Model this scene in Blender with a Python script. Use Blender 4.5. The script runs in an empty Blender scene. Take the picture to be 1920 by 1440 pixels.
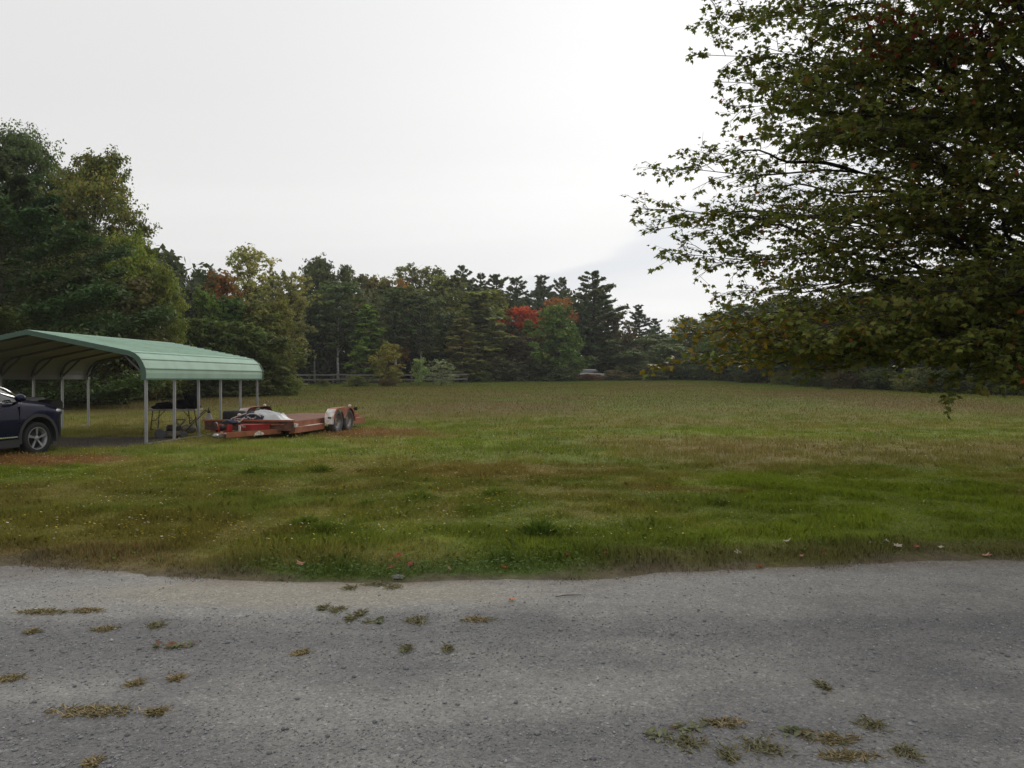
import bpy, bmesh, math, random
import numpy as np
from mathutils import Vector, Matrix, noise as mnoise
R = math.radians
scene = bpy.context.scene
COL = scene.collection
CAM_H, F, CX, HY = 1.58, 1440.0, 960.0, 711.0     # measured from the photograph (1920 x 1440)

# ------------------------------------------------------------------ noise
_rs = np.random.RandomState(7)
_LAT = _rs.rand(256, 256)
def vnoise(x, y):
    x = np.asarray(x, float); y = np.asarray(y, float)
    xi = np.floor(x).astype(int); yi = np.floor(y).astype(int)
    fx = x - xi; fy = y - yi
    fx = fx*fx*(3-2*fx); fy = fy*fy*(3-2*fy)
    a = _LAT[xi & 255, yi & 255]; b = _LAT[(xi+1) & 255, yi & 255]
    c = _LAT[xi & 255, (yi+1) & 255]; d = _LAT[(xi+1) & 255, (yi+1) & 255]
    return (a*(1-fx)+b*fx)*(1-fy) + (c*(1-fx)+d*fx)*fy
def fbm(x, y, o=4):
    s = 0; w = .5; t = 0
    x = np.asarray(x, float); y = np.asarray(y, float)
    for i in range(o):
        s = s + w*vnoise(x*2**i+17.3*i, y*2**i+5.1*i); t += w; w *= .5
    return s/t
def sstep(a, b, x):
    t = np.clip((x-a)/(b-a), 0, 1); return t*t*(3-2*t)

# ------------------------------------------------------------------ terrain
ROAD_EDGE = [(-3000,6.9),(-60,7.0),(-12,6.85),(-4.41,6.61),(-3.68,6.57),(-2.92,6.37),(-2.19,6.2),(-1.53,6.12),(-.9,6.07),(-.47,6.17),
             (0,6.23),(.52,6.2),(1.05,6.34),(1.98,6.52),(2.96,6.67),(4.54,6.81),(12,7.1),(60,8),(3000,9)]
_rex = np.array([p[0] for p in ROAD_EDGE]); _rey = np.array([p[1] for p in ROAD_EDGE])
def road_edge(x): return np.interp(x, _rex, _rey)
EDGE = [(-1200,40),(-300,42),(-100,45),(240,51),(540,58),(575,84),(880,99),(1060,107),(1240,113),(1340,106),(1450,86),(1600,69),(1750,60),(1920,53),(2200,44),(3200,40)]
_epx = np.array([p[0] for p in EDGE]); _ey = np.array([p[1] for p in EDGE])
def wood_edge(px): return np.interp(px, _epx, _ey)
def gz(x, y):
    x = np.asarray(x, float); y = np.asarray(y, float)
    d = np.maximum(0, y-26)
    z = .018*d*d/(d+6) + .0
    z = np.minimum(z, 2.6)
    near = sstep(9, 16, y)
    z = z + near*(fbm(x*.12+3, y*.12, 3)-.5)*.10*sstep(26, 45, y)
    e = road_edge(x)
    v = sstep(-.05, .55, y-e)
    z = z + v*(.035 + .05*(fbm(x*1.1, y*1.1, 3)-.5)*(1-sstep(20, 40, y)))
    z = z - .03*(1-sstep(-.25, .1, y-e))
    return z
def rz_road(x, y):
    x = np.asarray(x, float); y = np.asarray(y, float)
    ruts = (fbm(x*.055+2.3, y*1.7+fbm(x*.2, y*.3, 2)*.9, 3)-.5)*-.045 + (fbm(x*5, y*6, 3)-.5)*.012
    return ruts - .006
def G(px, py):
    """ground point seen at a pixel of the photograph"""
    lo, hi = 2.0, 400.0
    sx = (px-CX)/F; sy = (py-HY)/F
    Y = 2.0
    while Y < 300:
        x = sx*Y; z = CAM_H - sy*Y
        g = float(gz(x, Y)) if Y > float(road_edge(x)) else float(rz_road(x, Y))
        if z <= g: break
        Y += .02 + Y*.002
    return Vector((sx*Y, Y, g))
def P(px, py, Y): return Vector(((px-CX)/F*Y, Y, CAM_H-(py-HY)/F*Y))
def on(px, Y):
    x = (px-CX)/F*Y
    return Vector((x, Y, float(gz(x, Y))))

# ------------------------------------------------------------------ materials
def new_mat(name):
    m = bpy.data.materials.new(name); m.use_nodes = True
    nt = m.node_tree; nt.nodes.clear()
    return m, nt, nt.nodes, nt.links
def nd(nt, typ, **kw):
    n = nt.nodes.new(typ)
    for k, v in kw.items():
        if k in ('operation','blend_type','data_type','noise_dimensions','feature','attribute_name','distance','mode','interpolation','sky_type','sun_disc'):
            setattr(n, k, v)
        else: n.inputs[k].default_value = v
    return n
def ramp(nt, fac, stops):
    r = nt.nodes.new('ShaderNodeValToRGB')
    while len(r.color_ramp.elements) < len(stops): r.color_ramp.elements.new(.5)
    for e, (p, c) in zip(r.color_ramp.elements, stops):
        e.position = p; e.color = (*c, 1) if len(c) == 3 else c
    nt.links.new(fac, r.inputs[0]); return r.outputs[0]
def mixc(nt, fac, a, b, bt='MIX'):
    m = nt.nodes.new('ShaderNodeMix'); m.data_type = 'RGBA'; m.blend_type = bt
    for s, v in ((0, fac), (6, a), (7, b)):
        if hasattr(v, 'links'): nt.links.new(v, m.inputs[s])
        elif isinstance(v, (int, float)): m.inputs[s].default_value = v
        else: m.inputs[s].default_value = (*v, 1)
    return m.outputs[2]
def mat(name, col, rough=.6, metal=0, spec=.4, var=.25, scale=6, bump=0, bscale=60, coat=0, dirt=None, dirt_amt=.4, dirt_scale=3):
    m, nt, N, L = new_mat(name)
    tc = N.new('ShaderNodeTexCoord')
    nz = nd(nt, 'ShaderNodeTexNoise', Scale=scale, Detail=6.0, Roughness=.6); L.new(tc.outputs['Object'], nz.inputs['Vector'])
    c = mixc(nt, nz.outputs[0], tuple(max(0, v*(1-var)) for v in col), tuple(v*(1+var) for v in col))
    if dirt:
        n2 = nd(nt, 'ShaderNodeTexNoise', Scale=dirt_scale, Detail=8.0, Roughness=.7); L.new(tc.outputs['Object'], n2.inputs['Vector'])
        f = ramp(nt, n2.outputs[0], [(.5-.25*dirt_amt, (0,0,0)), (.72-.2*dirt_amt, (1,1,1))])
        c = mixc(nt, f, c, dirt)
    b = N.new('ShaderNodeBsdfPrincipled'); o = N.new('ShaderNodeOutputMaterial')
    L.new(c, b.inputs['Base Color'])
    b.inputs['Metallic'].default_value = metal; b.inputs['Specular IOR Level'].default_value = spec
    b.inputs['Coat Weight'].default_value = coat; b.inputs['Coat Roughness'].default_value = .04
    mr = N.new('ShaderNodeMapRange'); L.new(nz.outputs[0], mr.inputs[0]); mr.inputs[3].default_value = max(0, rough-.1); mr.inputs[4].default_value = min(1, rough+.1)
    L.new(mr.outputs[0], b.inputs['Roughness'])
    if bump:
        n3 = nd(nt, 'ShaderNodeTexNoise', Scale=bscale, Detail=4.0); L.new(tc.outputs['Object'], n3.inputs['Vector'])
        bp = N.new('ShaderNodeBump'); bp.inputs['Strength'].default_value = bump; bp.inputs['Distance'].default_value = .01
        L.new(n3.outputs[0], bp.inputs['Height']); L.new(bp.outputs[0], b.inputs['Normal'])
    L.new(b.outputs[0], o.inputs[0])
    return m
def leaf_mat(name, trans=.3, spec=.25, rough=.55, objcol=True, tsat=(1.25,1.35,.6)):
    m, nt, N, L = new_mat(name)
    a = nd(nt, 'ShaderNodeAttribute', attribute_name='Col')
    c = a.outputs['Color']
    if objcol:
        oi = N.new('ShaderNodeObjectInfo'); c = mixc(nt, 1.0, c, oi.outputs['Color'], 'MULTIPLY')
    b = N.new('ShaderNodeBsdfPrincipled'); L.new(c, b.inputs['Base Color'])
    b.inputs['Roughness'].default_value = rough; b.inputs['Specular IOR Level'].default_value = spec
    t = N.new('ShaderNodeBsdfTranslucent'); L.new(mixc(nt, 1.0, c, tsat, 'MULTIPLY'), t.inputs[0])
    mx = N.new('ShaderNodeMixShader'); mx.inputs[0].default_value = trans
    L.new(b.outputs[0], mx.inputs[1]); L.new(t.outputs[0], mx.inputs[2])
    o = N.new('ShaderNodeOutputMaterial'); L.new(mx.outputs[0], o.inputs[0])
    return m
M = {}
M['leaf'] = leaf_mat('foliage', .3, .12)
M['needle'] = leaf_mat('needles', .15, .08)
M['maple'] = leaf_mat('maple_leaf', .33, .2, .5, objcol=False)
M['grass'] = leaf_mat('grass_blades', .25, .06, .7, objcol=False, tsat=(1.1,1.2,.7))
M['litter'] = leaf_mat('dead_leaf', .15, .2, .7, objcol=False, tsat=(1,1,1))
M['bark'] = mat('bark', (.075,.06,.048), .9, var=.45, scale=9, bump=.6, bscale=18)
M['pale_bark'] = mat('pale_bark', (.62,.61,.56), .8, var=.2, scale=4, dirt=(.06,.055,.05), dirt_amt=.3, dirt_scale=2.2)
M['dark_bark'] = mat('maple_bark', (.04,.033,.027), .9, var=.4, scale=12, bump=.5, bscale=25)
M['galv'] = mat('galvanized_steel', (.34,.345,.355), .5, .4, var=.2, scale=5, dirt=(.30,.30,.29), dirt_amt=.3)
M['galv_dull'] = mat('dull_steel_frame', (.10,.10,.10), .6, .2, var=.2, scale=5)
M['roof'] = mat('green_roof_paint', (.36,.505,.41), .62, .0, spec=.08, var=.06, scale=1.3, dirt=(.29,.41,.33), dirt_amt=.25, dirt_scale=1.1)
M['trim'] = mat('green_trim_paint', (.065,.115,.085), .55, .0, spec=.25, var=.1)
M['rust'] = mat('rusty_red_paint', (.36,.125,.06), .7, .0, var=.3, scale=5, dirt=(.22,.08,.04), dirt_amt=.5, dirt_scale=4, bump=.2)
M['rustdk'] = mat('rusted_dark_steel', (.20,.075,.042), .8, .0, var=.4, scale=5, dirt=(.05,.03,.025), dirt_amt=.6, dirt_scale=5, bump=.3)
M['deck'] = mat('weathered_red_planks', (.23,.10,.06), .85, var=.3, scale=4, dirt=(.16,.08,.055), dirt_amt=.5, dirt_scale=2.5, bump=.3)
M['oldwhite'] = mat('chalky_white_paint', (.72,.70,.66), .6, var=.1, dirt=(.40,.25,.18), dirt_amt=.25, dirt_scale=9)
M['red'] = mat('red_paint', (.36,.018,.014), .4, var=.2, dirt=(.2,.02,.015), dirt_amt=.3)
M['black'] = mat('black_plastic', (.012,.012,.013), .5, var=.3)
M['fabric'] = mat('black_fabric', (.010,.010,.012), .9, var=.4, bump=.5, bscale=30)
M['rubber'] = mat('tyre_rubber', (.018,.018,.018), .8, var=.3, bump=.3, bscale=80)
M['greyrubber'] = mat('dusty_tyre_rubber', (.07,.07,.073), .85, var=.35, scale=12, bump=.3, bscale=60)
M['tarp'] = mat('grey_tarp', (.47,.48,.48), .45, var=.15, scale=5, bump=.4, bscale=14)
M['steel'] = mat('worn_steel', (.32,.32,.31), .4, .7, var=.3, scale=12, dirt=(.16,.09,.05), dirt_amt=.3, dirt_scale=12)
M['pale'] = mat('pale_hose', (.55,.45,.42), .6)
M['bluepart'] = mat('dark_blue_iron', (.03,.04,.06), .55, .2, var=.4, scale=14)
M['paint'] = mat('navy_car_paint', (.0025,.0035,.022), .3, 0, spec=.12, var=.05, coat=.38)
M['cladding'] = mat('dark_grey_cladding', (.028,.028,.03), .6)
M['chrome'] = mat('bright_trim', (.75,.76,.77), .18, 1.0, var=.03)
M['alloy'] = mat('machined_alloy', (.27,.27,.28), .45, .6, var=.06)
M['alloydk'] = mat('dark_alloy', (.03,.03,.033), .45, .4)
M['glass'] = mat('tinted_glass', (.02,.025,.025), .05, 0, spec=.8, var=.05, coat=1)
M['lamp'] = mat('clear_lamp', (.6,.62,.65), .12, .3, spec=.8, var=.1, coat=1)
M['redlamp'] = mat('red_lamp', (.35,.02,.02), .2, 0, spec=.6)
M['tabletop'] = mat('grey_plastic_top', (.42,.41,.37), .6, var=.12, dirt=(.22,.2,.17), dirt_amt=.3)
M['darkmetal'] = mat('dark_metal', (.03,.026,.024), .6, .3)
M['mower'] = mat('faded_olive_machine', (.16,.13,.07), .6, var=.35, dirt=(.05,.05,.045), dirt_amt=.5, dirt_scale=8)
M['rail'] = mat('weathered_fence_wood', (.16,.15,.138), .9, var=.3, scale=7, bump=.3)
M['post'] = mat('dark_fence_post', (.10,.092,.085), .9, var=.3, scale=7)
M['stone'] = mat('gravel_stone', (.26,.26,.265), .85, var=.5, scale=30)
M['rock'] = mat('grey_rock', (.17,.165,.15), .9, var=.35, scale=8, bump=.6, bscale=18)
M['bin'] = mat('grey_bin', (.34,.345,.345), .55)
M['white_car'] = mat('white_car_paint', (.75,.75,.75), .25, 0, spec=.6, coat=1, var=.03)
M['twig'] = mat('dry_twig', (.10,.075,.055), .9)
M['statue'] = mat('grey_cast_stone', (.22,.21,.2), .9, var=.3)

# ------------------------------------------------------------------ mesh helpers
class MB:
    def __init__(s): s.v = []; s.f = []; s.sm = []
    def add(s, vs, fs, smooth=False):
        o = len(s.v); s.v += [tuple(v) for v in vs]
        s.f += [tuple(i+o for i in f) for f in fs]; s.sm += [smooth]*len(fs)
        return s
    def box(s, x0, x1, y0, y1, z0, z1, bev=0.0, M4=None):
        if bev:
            b = bmesh.new(); bmesh.ops.create_cube(b, size=1)
            for v in b.verts: v.co = Vector(((x0+x1)/2+v.co.x*(x1-x0), (y0+y1)/2+v.co.y*(y1-y0), (z0+z1)/2+v.co.z*(z1-z0)))
            bmesh.ops.bevel(b, geom=list(b.edges), offset=bev, segments=2, affect='EDGES')
            b.verts.index_update(); vs = [v.co.copy() for v in b.verts]; fs = [[v.index for v in f.verts] for f in b.faces]; b.free()
        else:
            vs = [Vector(p) for p in ((x0,y0,z0),(x1,y0,z0),(x1,y1,z0),(x0,y1,z0),(x0,y0,z1),(x1,y0,z1),(x1,y1,z1),(x0,y1,z1))]
            fs = [(0,3,2,1),(4,5,6,7),(0,1,5,4),(1,2,6,5),(2,3,7,6),(3,0,4,7)]
        if M4: vs = [M4 @ v for v in vs]
        return s.add(vs, fs)
    def bar(s, a, b, w, h, bev=0):
        a = Vector(a); b = Vector(b); d = b-a; L = d.length; y = d.normalized()
        up = Vector((0,0,1)) if abs(y.z) < .95 else Vector((1,0,0))
        x = y.cross(up).normalized(); z = x.cross(y)
        m = Matrix(((x.x,y.x,z.x,a.x),(x.y,y.y,z.y,a.y),(x.z,y.z,z.z,a.z),(0,0,0,1)))
        return s.box(-w/2, w/2, 0, L, -h/2, h/2, bev, m)
    def tube(s, pts, rad, n=8, closed=False):
        pts = [Vector(p) for p in pts]
        rad = [rad]*len(pts) if isinstance(rad, (int, float)) else list(rad)
        vs = []; N = len(pts); ref = None
        for i, p in enumerate(pts):
            if closed: t = pts[(i+1) % N]-pts[i-1]
            else: t = pts[min(i+1, N-1)]-pts[max(i-1, 0)]
            if t.length < 1e-9: t = Vector((0,0,1))
            t.normalize()
            if ref is None:
                ref = Vector((0,0,1)) if abs(t.z) < .9 else Vector((1,0,0))
            u = (ref - t*ref.dot(t)); u.normalize(); ref = u; w = t.cross(u)
            for k in range(n):
                a = 2*math.pi*k/n
                vs.append(p+(u*math.cos(a)+w*math.sin(a))*rad[i])
        fs = []
        for i in range(N if closed else N-1):
            j = (i+1) % N
            for k in range(n):
                k2 = (k+1) % n
                fs.append((i*n+k, i*n+k2, j*n+k2, j*n+k))
        if not closed:
            fs.append(tuple(range(n))[::-1]); fs.append(tuple((N-1)*n+k for k in range(n)))
        return s.add(vs, fs, True)
    def lathe(s, prof, n=32, M4=None, closed=True):
        """profile of (radius, axial) about local z"""
        vs = []; m = len(prof)
        for k in range(n):
            a = 2*math.pi*k/n
            for r, z in prof: vs.append(Vector((r*math.cos(a), r*math.sin(a), z)))
        fs = []
        for k in range(n):
            k2 = (k+1) % n
            for i in range(m if closed else m-1):
                j = (i+1) % m
                fs.append((k*m+i, k2*m+i, k2*m+j, k*m+j))
        if M4: vs = [M4 @ v for v in vs]
        return s.add(vs, fs, True)
    def prism(s, poly, axis, a, b):
        """extrude 2D polygon along axis 'x','y','z' from a to b"""
        def p3(p, t):
            if axis == 'x': return (t, p[0], p[1])
            if axis == 'y': return (p[0], t, p[1])
            return (p[0], p[1], t)
        n = len(poly)
        vs = [p3(p, a) for p in poly]+[p3(p, b) for p in poly]
        fs = [tuple(range(n))[::-1], tuple(range(n, 2*n))]+[(i, (i+1) % n, n+(i+1) % n, n+i) for i in range(n)]
        return s.add(vs, fs)
    def lump(s, c, r, seed=0, amp=.25, freq=2.0, sub=3, squash=None):
        b = bmesh.new(); bmesh.ops.create_icosphere(b, subdivisions=sub, radius=1)
        vs = []
        for v in b.verts:
            n = mnoise.noise(v.co*freq+Vector((seed*7.1, seed*3.3, 1)))+.5*mnoise.noise(v.co*freq*2.3+Vector((seed, 5, 1)))
            q = v.co*(1+amp*n)
            q = Vector((q.x*r[0], q.y*r[1], q.z*r[2]))
            if squash is not None and q.z < squash: q.z = squash + (q.z-squash)*.1
            vs.append(Vector(c)+q)
        b.verts.index_update(); fs = [[v.index for v in f.verts] for f in b.faces]; b.free()
        return s.add(vs, fs, True)
    def build(s, name, m, parent=None, loc=None, fix=True):
        me = bpy.data.meshes.new(name); me.from_pydata(s.v, [], s.f)
        me.polygons.foreach_set('use_smooth', s.sm)
        if fix:
            b = bmesh.new(); b.from_mesh(me); bmesh.ops.recalc_face_normals(b, faces=b.faces); b.to_mesh(me); b.free()
        me.materials.append(m); me.update()
        o = bpy.data.objects.new(name, me); COL.objects.link(o)
        if parent: o.parent = parent
        if loc is not None: o.location = loc
        return o
def np_mesh(name, verts, nper, nfaces, m, cols=None, loops=None, smooth=False):
    """nfaces faces of nper vertices each; verts ordered face by face unless loops given"""
    me = bpy.data.meshes.new(name)
    verts = np.ascontiguousarray(verts, dtype=np.float32)
    me.vertices.add(len(verts)); me.vertices.foreach_set('co', verts.ravel())
    if loops is None: loops = np.arange(nper*nfaces, dtype=np.int32)
    me.loops.add(len(loops)); me.loops.foreach_set('vertex_index', np.asarray(loops, np.int32))
    me.polygons.add(nfaces); me.polygons.foreach_set('loop_start', np.arange(0, nper*nfaces, nper, dtype=np.int32))
    if smooth: me.polygons.foreach_set('use_smooth', np.ones(nfaces, bool))
    me.update(calc_edges=True)
    if cols is not None:
        ca = me.color_attributes.new(name='Col', type='FLOAT_COLOR', domain='POINT')
        c4 = np.ones((len(verts), 4), np.float32); c4[:, :3] = cols
        ca.data.foreach_set('color', c4.ravel())
    me.materials.append(m)
    return me
def link(name, me, parent=None, loc=None):
    o = bpy.data.objects.new(name, me); COL.objects.link(o)
    if parent: o.parent = parent
    if loc is not None: o.location = loc
    return o
def tag(o, label=None, cat=None, group=None, kind=None):
    if label: o['label'] = label
    if cat: o['category'] = cat
    if group: o['group'] = group
    if kind: o['kind'] = kind
    return o
def thing(name, label, cat, loc=(0,0,0), rz=0, group=None):
    o = bpy.data.objects.new(name, None); COL.objects.link(o)
    o.empty_display_size = .2
    o.location = loc; o.rotation_euler = (0,0,rz)
    return tag(o, label, cat, group)

# ------------------------------------------------------------------ camera, world, sun
cam = bpy.data.cameras.new('camera'); co = bpy.data.objects.new('camera', cam); COL.objects.link(co)
cam.sensor_width = 36; cam.lens = 36*F/1920; cam.clip_start = .05; cam.clip_end = 6000
co.location = (0,0,CAM_H); co.rotation_euler = (R(90)-math.atan(9/F), 0, 0)
scene.camera = co
SUN_AZ, SUN_EL = R(17), R(24)       # azimuth right of the view direction
sdir = Vector((math.sin(SUN_AZ)*math.cos(SUN_EL), math.cos(SUN_AZ)*math.cos(SUN_EL), math.sin(SUN_EL)))
sl = bpy.data.lights.new('sun', 'SUN'); so = bpy.data.objects.new('sun', sl); COL.objects.link(so)
sl.energy = 1.1; sl.angle = R(22); sl.color = (1,.95,.86)
so.rotation_euler = (-sdir).to_track_quat('-Z', 'Y').to_euler()
w = bpy.data.worlds.new('World'); scene.world = w; w.use_nodes = True
nt = w.node_tree; N = nt.nodes; L = nt.links; N.clear()
sky = N.new('ShaderNodeTexSky'); sky.sky_type = 'NISHITA'; sky.sun_disc = False
sky.sun_elevation = SUN_EL; sky.sun_rotation = SUN_AZ
skyb = mixc(nt, 1.0, sky.outputs[0], (.1,.1,.1), 'MULTIPLY')
tc = N.new('ShaderNodeTexCoord'); gen = tc.outputs['Generated']
sep = N.new('ShaderNodeSeparateXYZ'); L.new(gen, sep.inputs[0])
def mth(op, a, b=None, clamp=False):
    n = N.new('ShaderNodeMath'); n.operation = op; n.use_clamp = clamp
    for i, v in enumerate((a, b)):
        if v is None: continue
        if hasattr(v, 'links'): L.new(v, n.inputs[i])
        else: n.inputs[i].default_value = v
    return n.outputs[0]
zc = mth('ADD', mth('MAXIMUM', sep.outputs[2], 0.0), .10)
cv = N.new('ShaderNodeCombineXYZ')
L.new(mth('DIVIDE', sep.outputs[0], zc), cv.inputs[0]); L.new(mth('DIVIDE', sep.outputs[1], zc), cv.inputs[1])
mp = N.new('ShaderNodeMapping'); L.new(cv.outputs[0], mp.inputs[0]); mp.inputs['Rotation'].default_value = (0,0,R(-38)); mp.inputs['Scale'].default_value = (.22,.62,1); mp.inputs['Location'].default_value = (2.4,.6,0)
n1 = nd(nt, 'ShaderNodeTexNoise', Scale=1.0, Detail=7.0, Roughness=.5, Distortion=.5); L.new(mp.outputs[0], n1.inputs['Vector'])
dt = N.new('ShaderNodeVectorMath'); dt.operation = 'DOT_PRODUCT'; L.new(gen, dt.inputs[0]); dt.inputs[1].default_value = sdir
dp = mth('MAXIMUM', dt.outputs['Value'], 0.0)
glow = mth('ADD', mth('MULTIPLY', mth('POWER', dp, 12.0), .24), mth('MULTIPLY', mth('POWER', dp, 4.0), .11))
dens = ramp(nt, n1.outputs[0], [(.30,(.775,.775,.778)), (.52,(.80,.797,.795)), (.75,(.855,.85,.845))])
sc_ = N.new('ShaderNodeVectorMath'); sc_.operation = 'SCALE'; L.new(dens, sc_.inputs[0]); L.new(mth('ADD', glow, .985), sc_.inputs['Scale'])
gap = ramp(nt, n1.outputs[0], [(.20,(.80,.80,.80)), (.29,(1,1,1))])
skym = mixc(nt, gap, skyb, sc_.outputs[0])
# the edge of one cloud sheet low in front: a bright rim with a paler blue wedge of sky under it
d1 = Vector(((940-CX)/F, 1, (HY-512)/F)).normalized(); d2 = Vector(((1215-CX)/F, 1, (HY-420)/F)).normalized(); pn = d2.cross(d1).normalized()
if pn.z > 0: pn = -pn
tn_ = N.new('ShaderNodeVectorMath'); tn_.operation = 'DOT_PRODUCT'; L.new(gen, tn_.inputs[0]); tn_.inputs[1].default_value = pn
tt = mth('ADD', tn_.outputs['Value'], mth('MULTIPLY', mth('SUBTRACT', n1.outputs[0], .5), .11))
def ss(v, a, b_):
    n = N.new('ShaderNodeMapRange'); n.interpolation_type = 'SMOOTHSTEP'; L.new(v, n.inputs[0]); n.inputs[1].default_value = a; n.inputs[2].default_value = b_; return n.outputs[0]
win = mth('MULTIPLY', ss(sep.outputs[0], -.03, .06), mth('GREATER_THAN', sep.outputs[1], 0.0))
wedge = mth('MULTIPLY', mth('MULTIPLY', ss(tt, -.002, .012), ss(tt, .075, .02)), win)
rim_ = mth('MULTIPLY', mth('MULTIPLY', ss(tt, -.035, -.004), ss(tt, .008, -.002)), win)
skym = mixc(nt, mth('MULTIPLY', wedge, .45), skym, (.70,.745,.80))
skym = mixc(nt, mth('MULTIPLY', rim_, .45), skym, (.98,.98,.97))
bg = N.new('ShaderNodeBackground'); L.new(skym, bg.inputs[0]); bg.inputs[1].default_value = 1.0
ow = N.new('ShaderNodeOutputWorld'); L.new(bg.outputs[0], ow.inputs[0])
scene.view_settings.view_transform = 'Standard'; scene.view_settings.look = 'None'
scene.view_settings.exposure = 0; scene.view_settings.gamma = 1
scene.cycles.max_bounces = 6; scene.cycles.diffuse_bounces = 3; scene.cycles.transmission_bounces = 3; scene.cycles.glossy_bounces = 3
scene.cycles.use_denoising = True

# ------------------------------------------------------------------ ground colour of the living field
def gcol(x, y):
    """real colour of turf, thatch and soil at a ground point"""
    x = np.asarray(x, float); y = np.asarray(y, float)
    n1 = fbm(x*.22+40, y*.22+11, 4); n2 = fbm(x*.9+3, y*.9+71, 4); n3 = fbm(x*3.1+9, y*3.1, 3)
    px = CX+F*x/np.maximum(y, 1)
    green = np.array([.130,.160,.026]); bright = np.array([.165,.210,.024]); tan = np.array([.190,.158,.050]); brown = np.array([.20,.10,.045])
    dkg = np.array([.060,.100,.024]); strip = np.array([.16,.20,.045]); soil = np.array([.085,.075,.066]); litter = np.array([.045,.036,.024])
    def mx(a, b, t): return a*(1-t[:, None]) + b*t[:, None]
    ones = np.ones_like(x)
    c = mx(green*ones[:, None], bright*ones[:, None], sstep(.4, .65, n2))
    dry = sstep(.44, .66, n1*.55+n2*.45 + .09*sstep(11, 24, y) - .12*(1-sstep(8, 11, y)))
    c = mx(c, tan, .80*dry)
    c = mx(c, np.array([.21,.155,.075]), .5*sstep(.50, .68, n3)*sstep(20, 35, y))
    nb = fbm(x*.09+12, y*.055+3, 4); c = mx(c, np.array([.165,.115,.052]), .6*sstep(.50, .66, nb)*sstep(22, 40, y)); c = mx(c, np.array([.15,.165,.035]), .5*sstep(.56, .38, nb)*sstep(22, 40, y))
    # lush band near the road, browner band beyond it on the right
    c = mx(c, bright*.95, .65*sstep(7.2, 8.0, y)*(1-sstep(10.5, 13, y))*sstep(.35, .6, 1-n1)*sstep(-4.5, -2.5, x))
    rb = sstep(12.5, 14.5, y+2*(n2-.5))*(1-sstep(17, 22, y))*sstep(1, 5, x)
    c = mx(c, np.array([.19,.13,.06]), .55*rb)
    # brown strip before the car, rusty thatch behind the trailer, dry left corner
    def ell(cx, cy, rx, ry, k=.45):
        d = np.sqrt(((x-cx)/rx)**2+((y-cy)/ry)**2) + k*(n2-.5)*2
        return 1-sstep(.7, 1.1, d)
    c = mx(c, brown, .9*ell(-9.8, 14.5, 3.6, 1.1)); c = mx(c, brown, .85*ell(-4.2, 22.5, 1.7, 1.7)); c = mx(c, brown*.9, .6*ell(-3.4, 21, 2.2, 1.0))
    c = mx(c, brown*.95, .35*ell(-4.6, 7.6, 2.2, 1.3)); c = mx(c, brown*.8, .5*ell(1.5, 10.5, 2.5, .8)*sstep(.45, .6, n2)); c = mx(c, brown, .3*ell(-.6, 13, 3.0, 1.1))
    c = mx(c, tan*.9, .5*ell(-6.5, 10.0, 2.0, 1.6))
    # verge
    e = y-road_edge(x)
    vg = (1-sstep(.25, .75, e+.5*(n2-.5)))
    c = mx(c, dkg, vg*.8*sstep(-2.8, -1.6, x)*(1-sstep(.2, 1.2, x)))
    c = mx(c, np.array([.17,.125,.062]), vg*.8*(1-sstep(-3.0, -1.8, x)))
    c = mx(c, np.array([.125,.105,.05]), vg*.7*sstep(.3, 1.3, x))
    rimk = 1-sstep(-.06, .14, e+.5*(n3-.5)+.25*(n2-.5)); c = mx(c, np.array([.15,.125,.09]), .85*rimk)
    # carport floor
    u = (x+8.62)-.083*(y-18.2)
    cf = sstep(-6.2, -5.7, u)*(1-sstep(-.25, .1, u+.3*(n3-.5)))*sstep(17.1, 17.7, y)*(1-sstep(20.0, 21.0, y+1.2*(n3-.5)))
    c = mx(c, soil, cf)
    # far green strip and the litter of the wood
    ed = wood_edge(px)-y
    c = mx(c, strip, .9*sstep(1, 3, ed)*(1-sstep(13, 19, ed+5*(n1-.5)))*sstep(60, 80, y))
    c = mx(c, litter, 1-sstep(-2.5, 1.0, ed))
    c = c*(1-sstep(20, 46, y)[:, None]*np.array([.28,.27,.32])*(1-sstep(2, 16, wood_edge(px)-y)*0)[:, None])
    c = c*(.92+.40*n3)[:, None]
    return c

# ------------------------------------------------------------------ ground sheet
xs = np.concatenate([-np.geomspace(320, 16, 50), np.linspace(-15.5, 15.5, 200), np.geomspace(16, 320, 50)])
ys = np.concatenate([-np.geomspace(160, 12, 14), np.linspace(-10, 5.5, 24), np.linspace(5.6, 26, 150), np.geomspace(26.3, 130, 130), np.geomspace(134, 420, 16)])
XX, YY = np.meshgrid(xs, ys); ZZ = gz(XX, YY)
vs = np.stack([XX.ravel(), YY.ravel(), ZZ.ravel()], 1)
nx, ny = len(xs), len(ys)
ii, jj = np.meshgrid(np.arange(nx-1), np.arange(ny-1))
a = (jj*nx+ii).ravel(); loops = np.stack([a, a+1, a+1+nx, a+nx], 1).ravel()
mg, nt, N, L = new_mat('turf_soil')
at = nd(nt, 'ShaderNodeAttribute', attribute_name='Col')
tc = N.new('ShaderNodeTexCoord')
g1 = nd(nt, 'ShaderNodeTexNoise', Scale=9.0, Detail=9.0, Roughness=.7); L.new(tc.outputs['Object'], g1.inputs['Vector'])
cc = mixc(nt, 1.0, at.outputs['Color'], ramp(nt, g1.outputs[0], [(.3,(.55,.55,.55)), (.7,(1.15,1.12,1.05))]), 'MULTIPLY')
b = N.new('ShaderNodeBsdfPrincipled'); b.inputs['Roughness'].default_value = .95; b.inputs['Specular IOR Level'].default_value = .1
L.new(cc, b.inputs['Base Color'])
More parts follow.
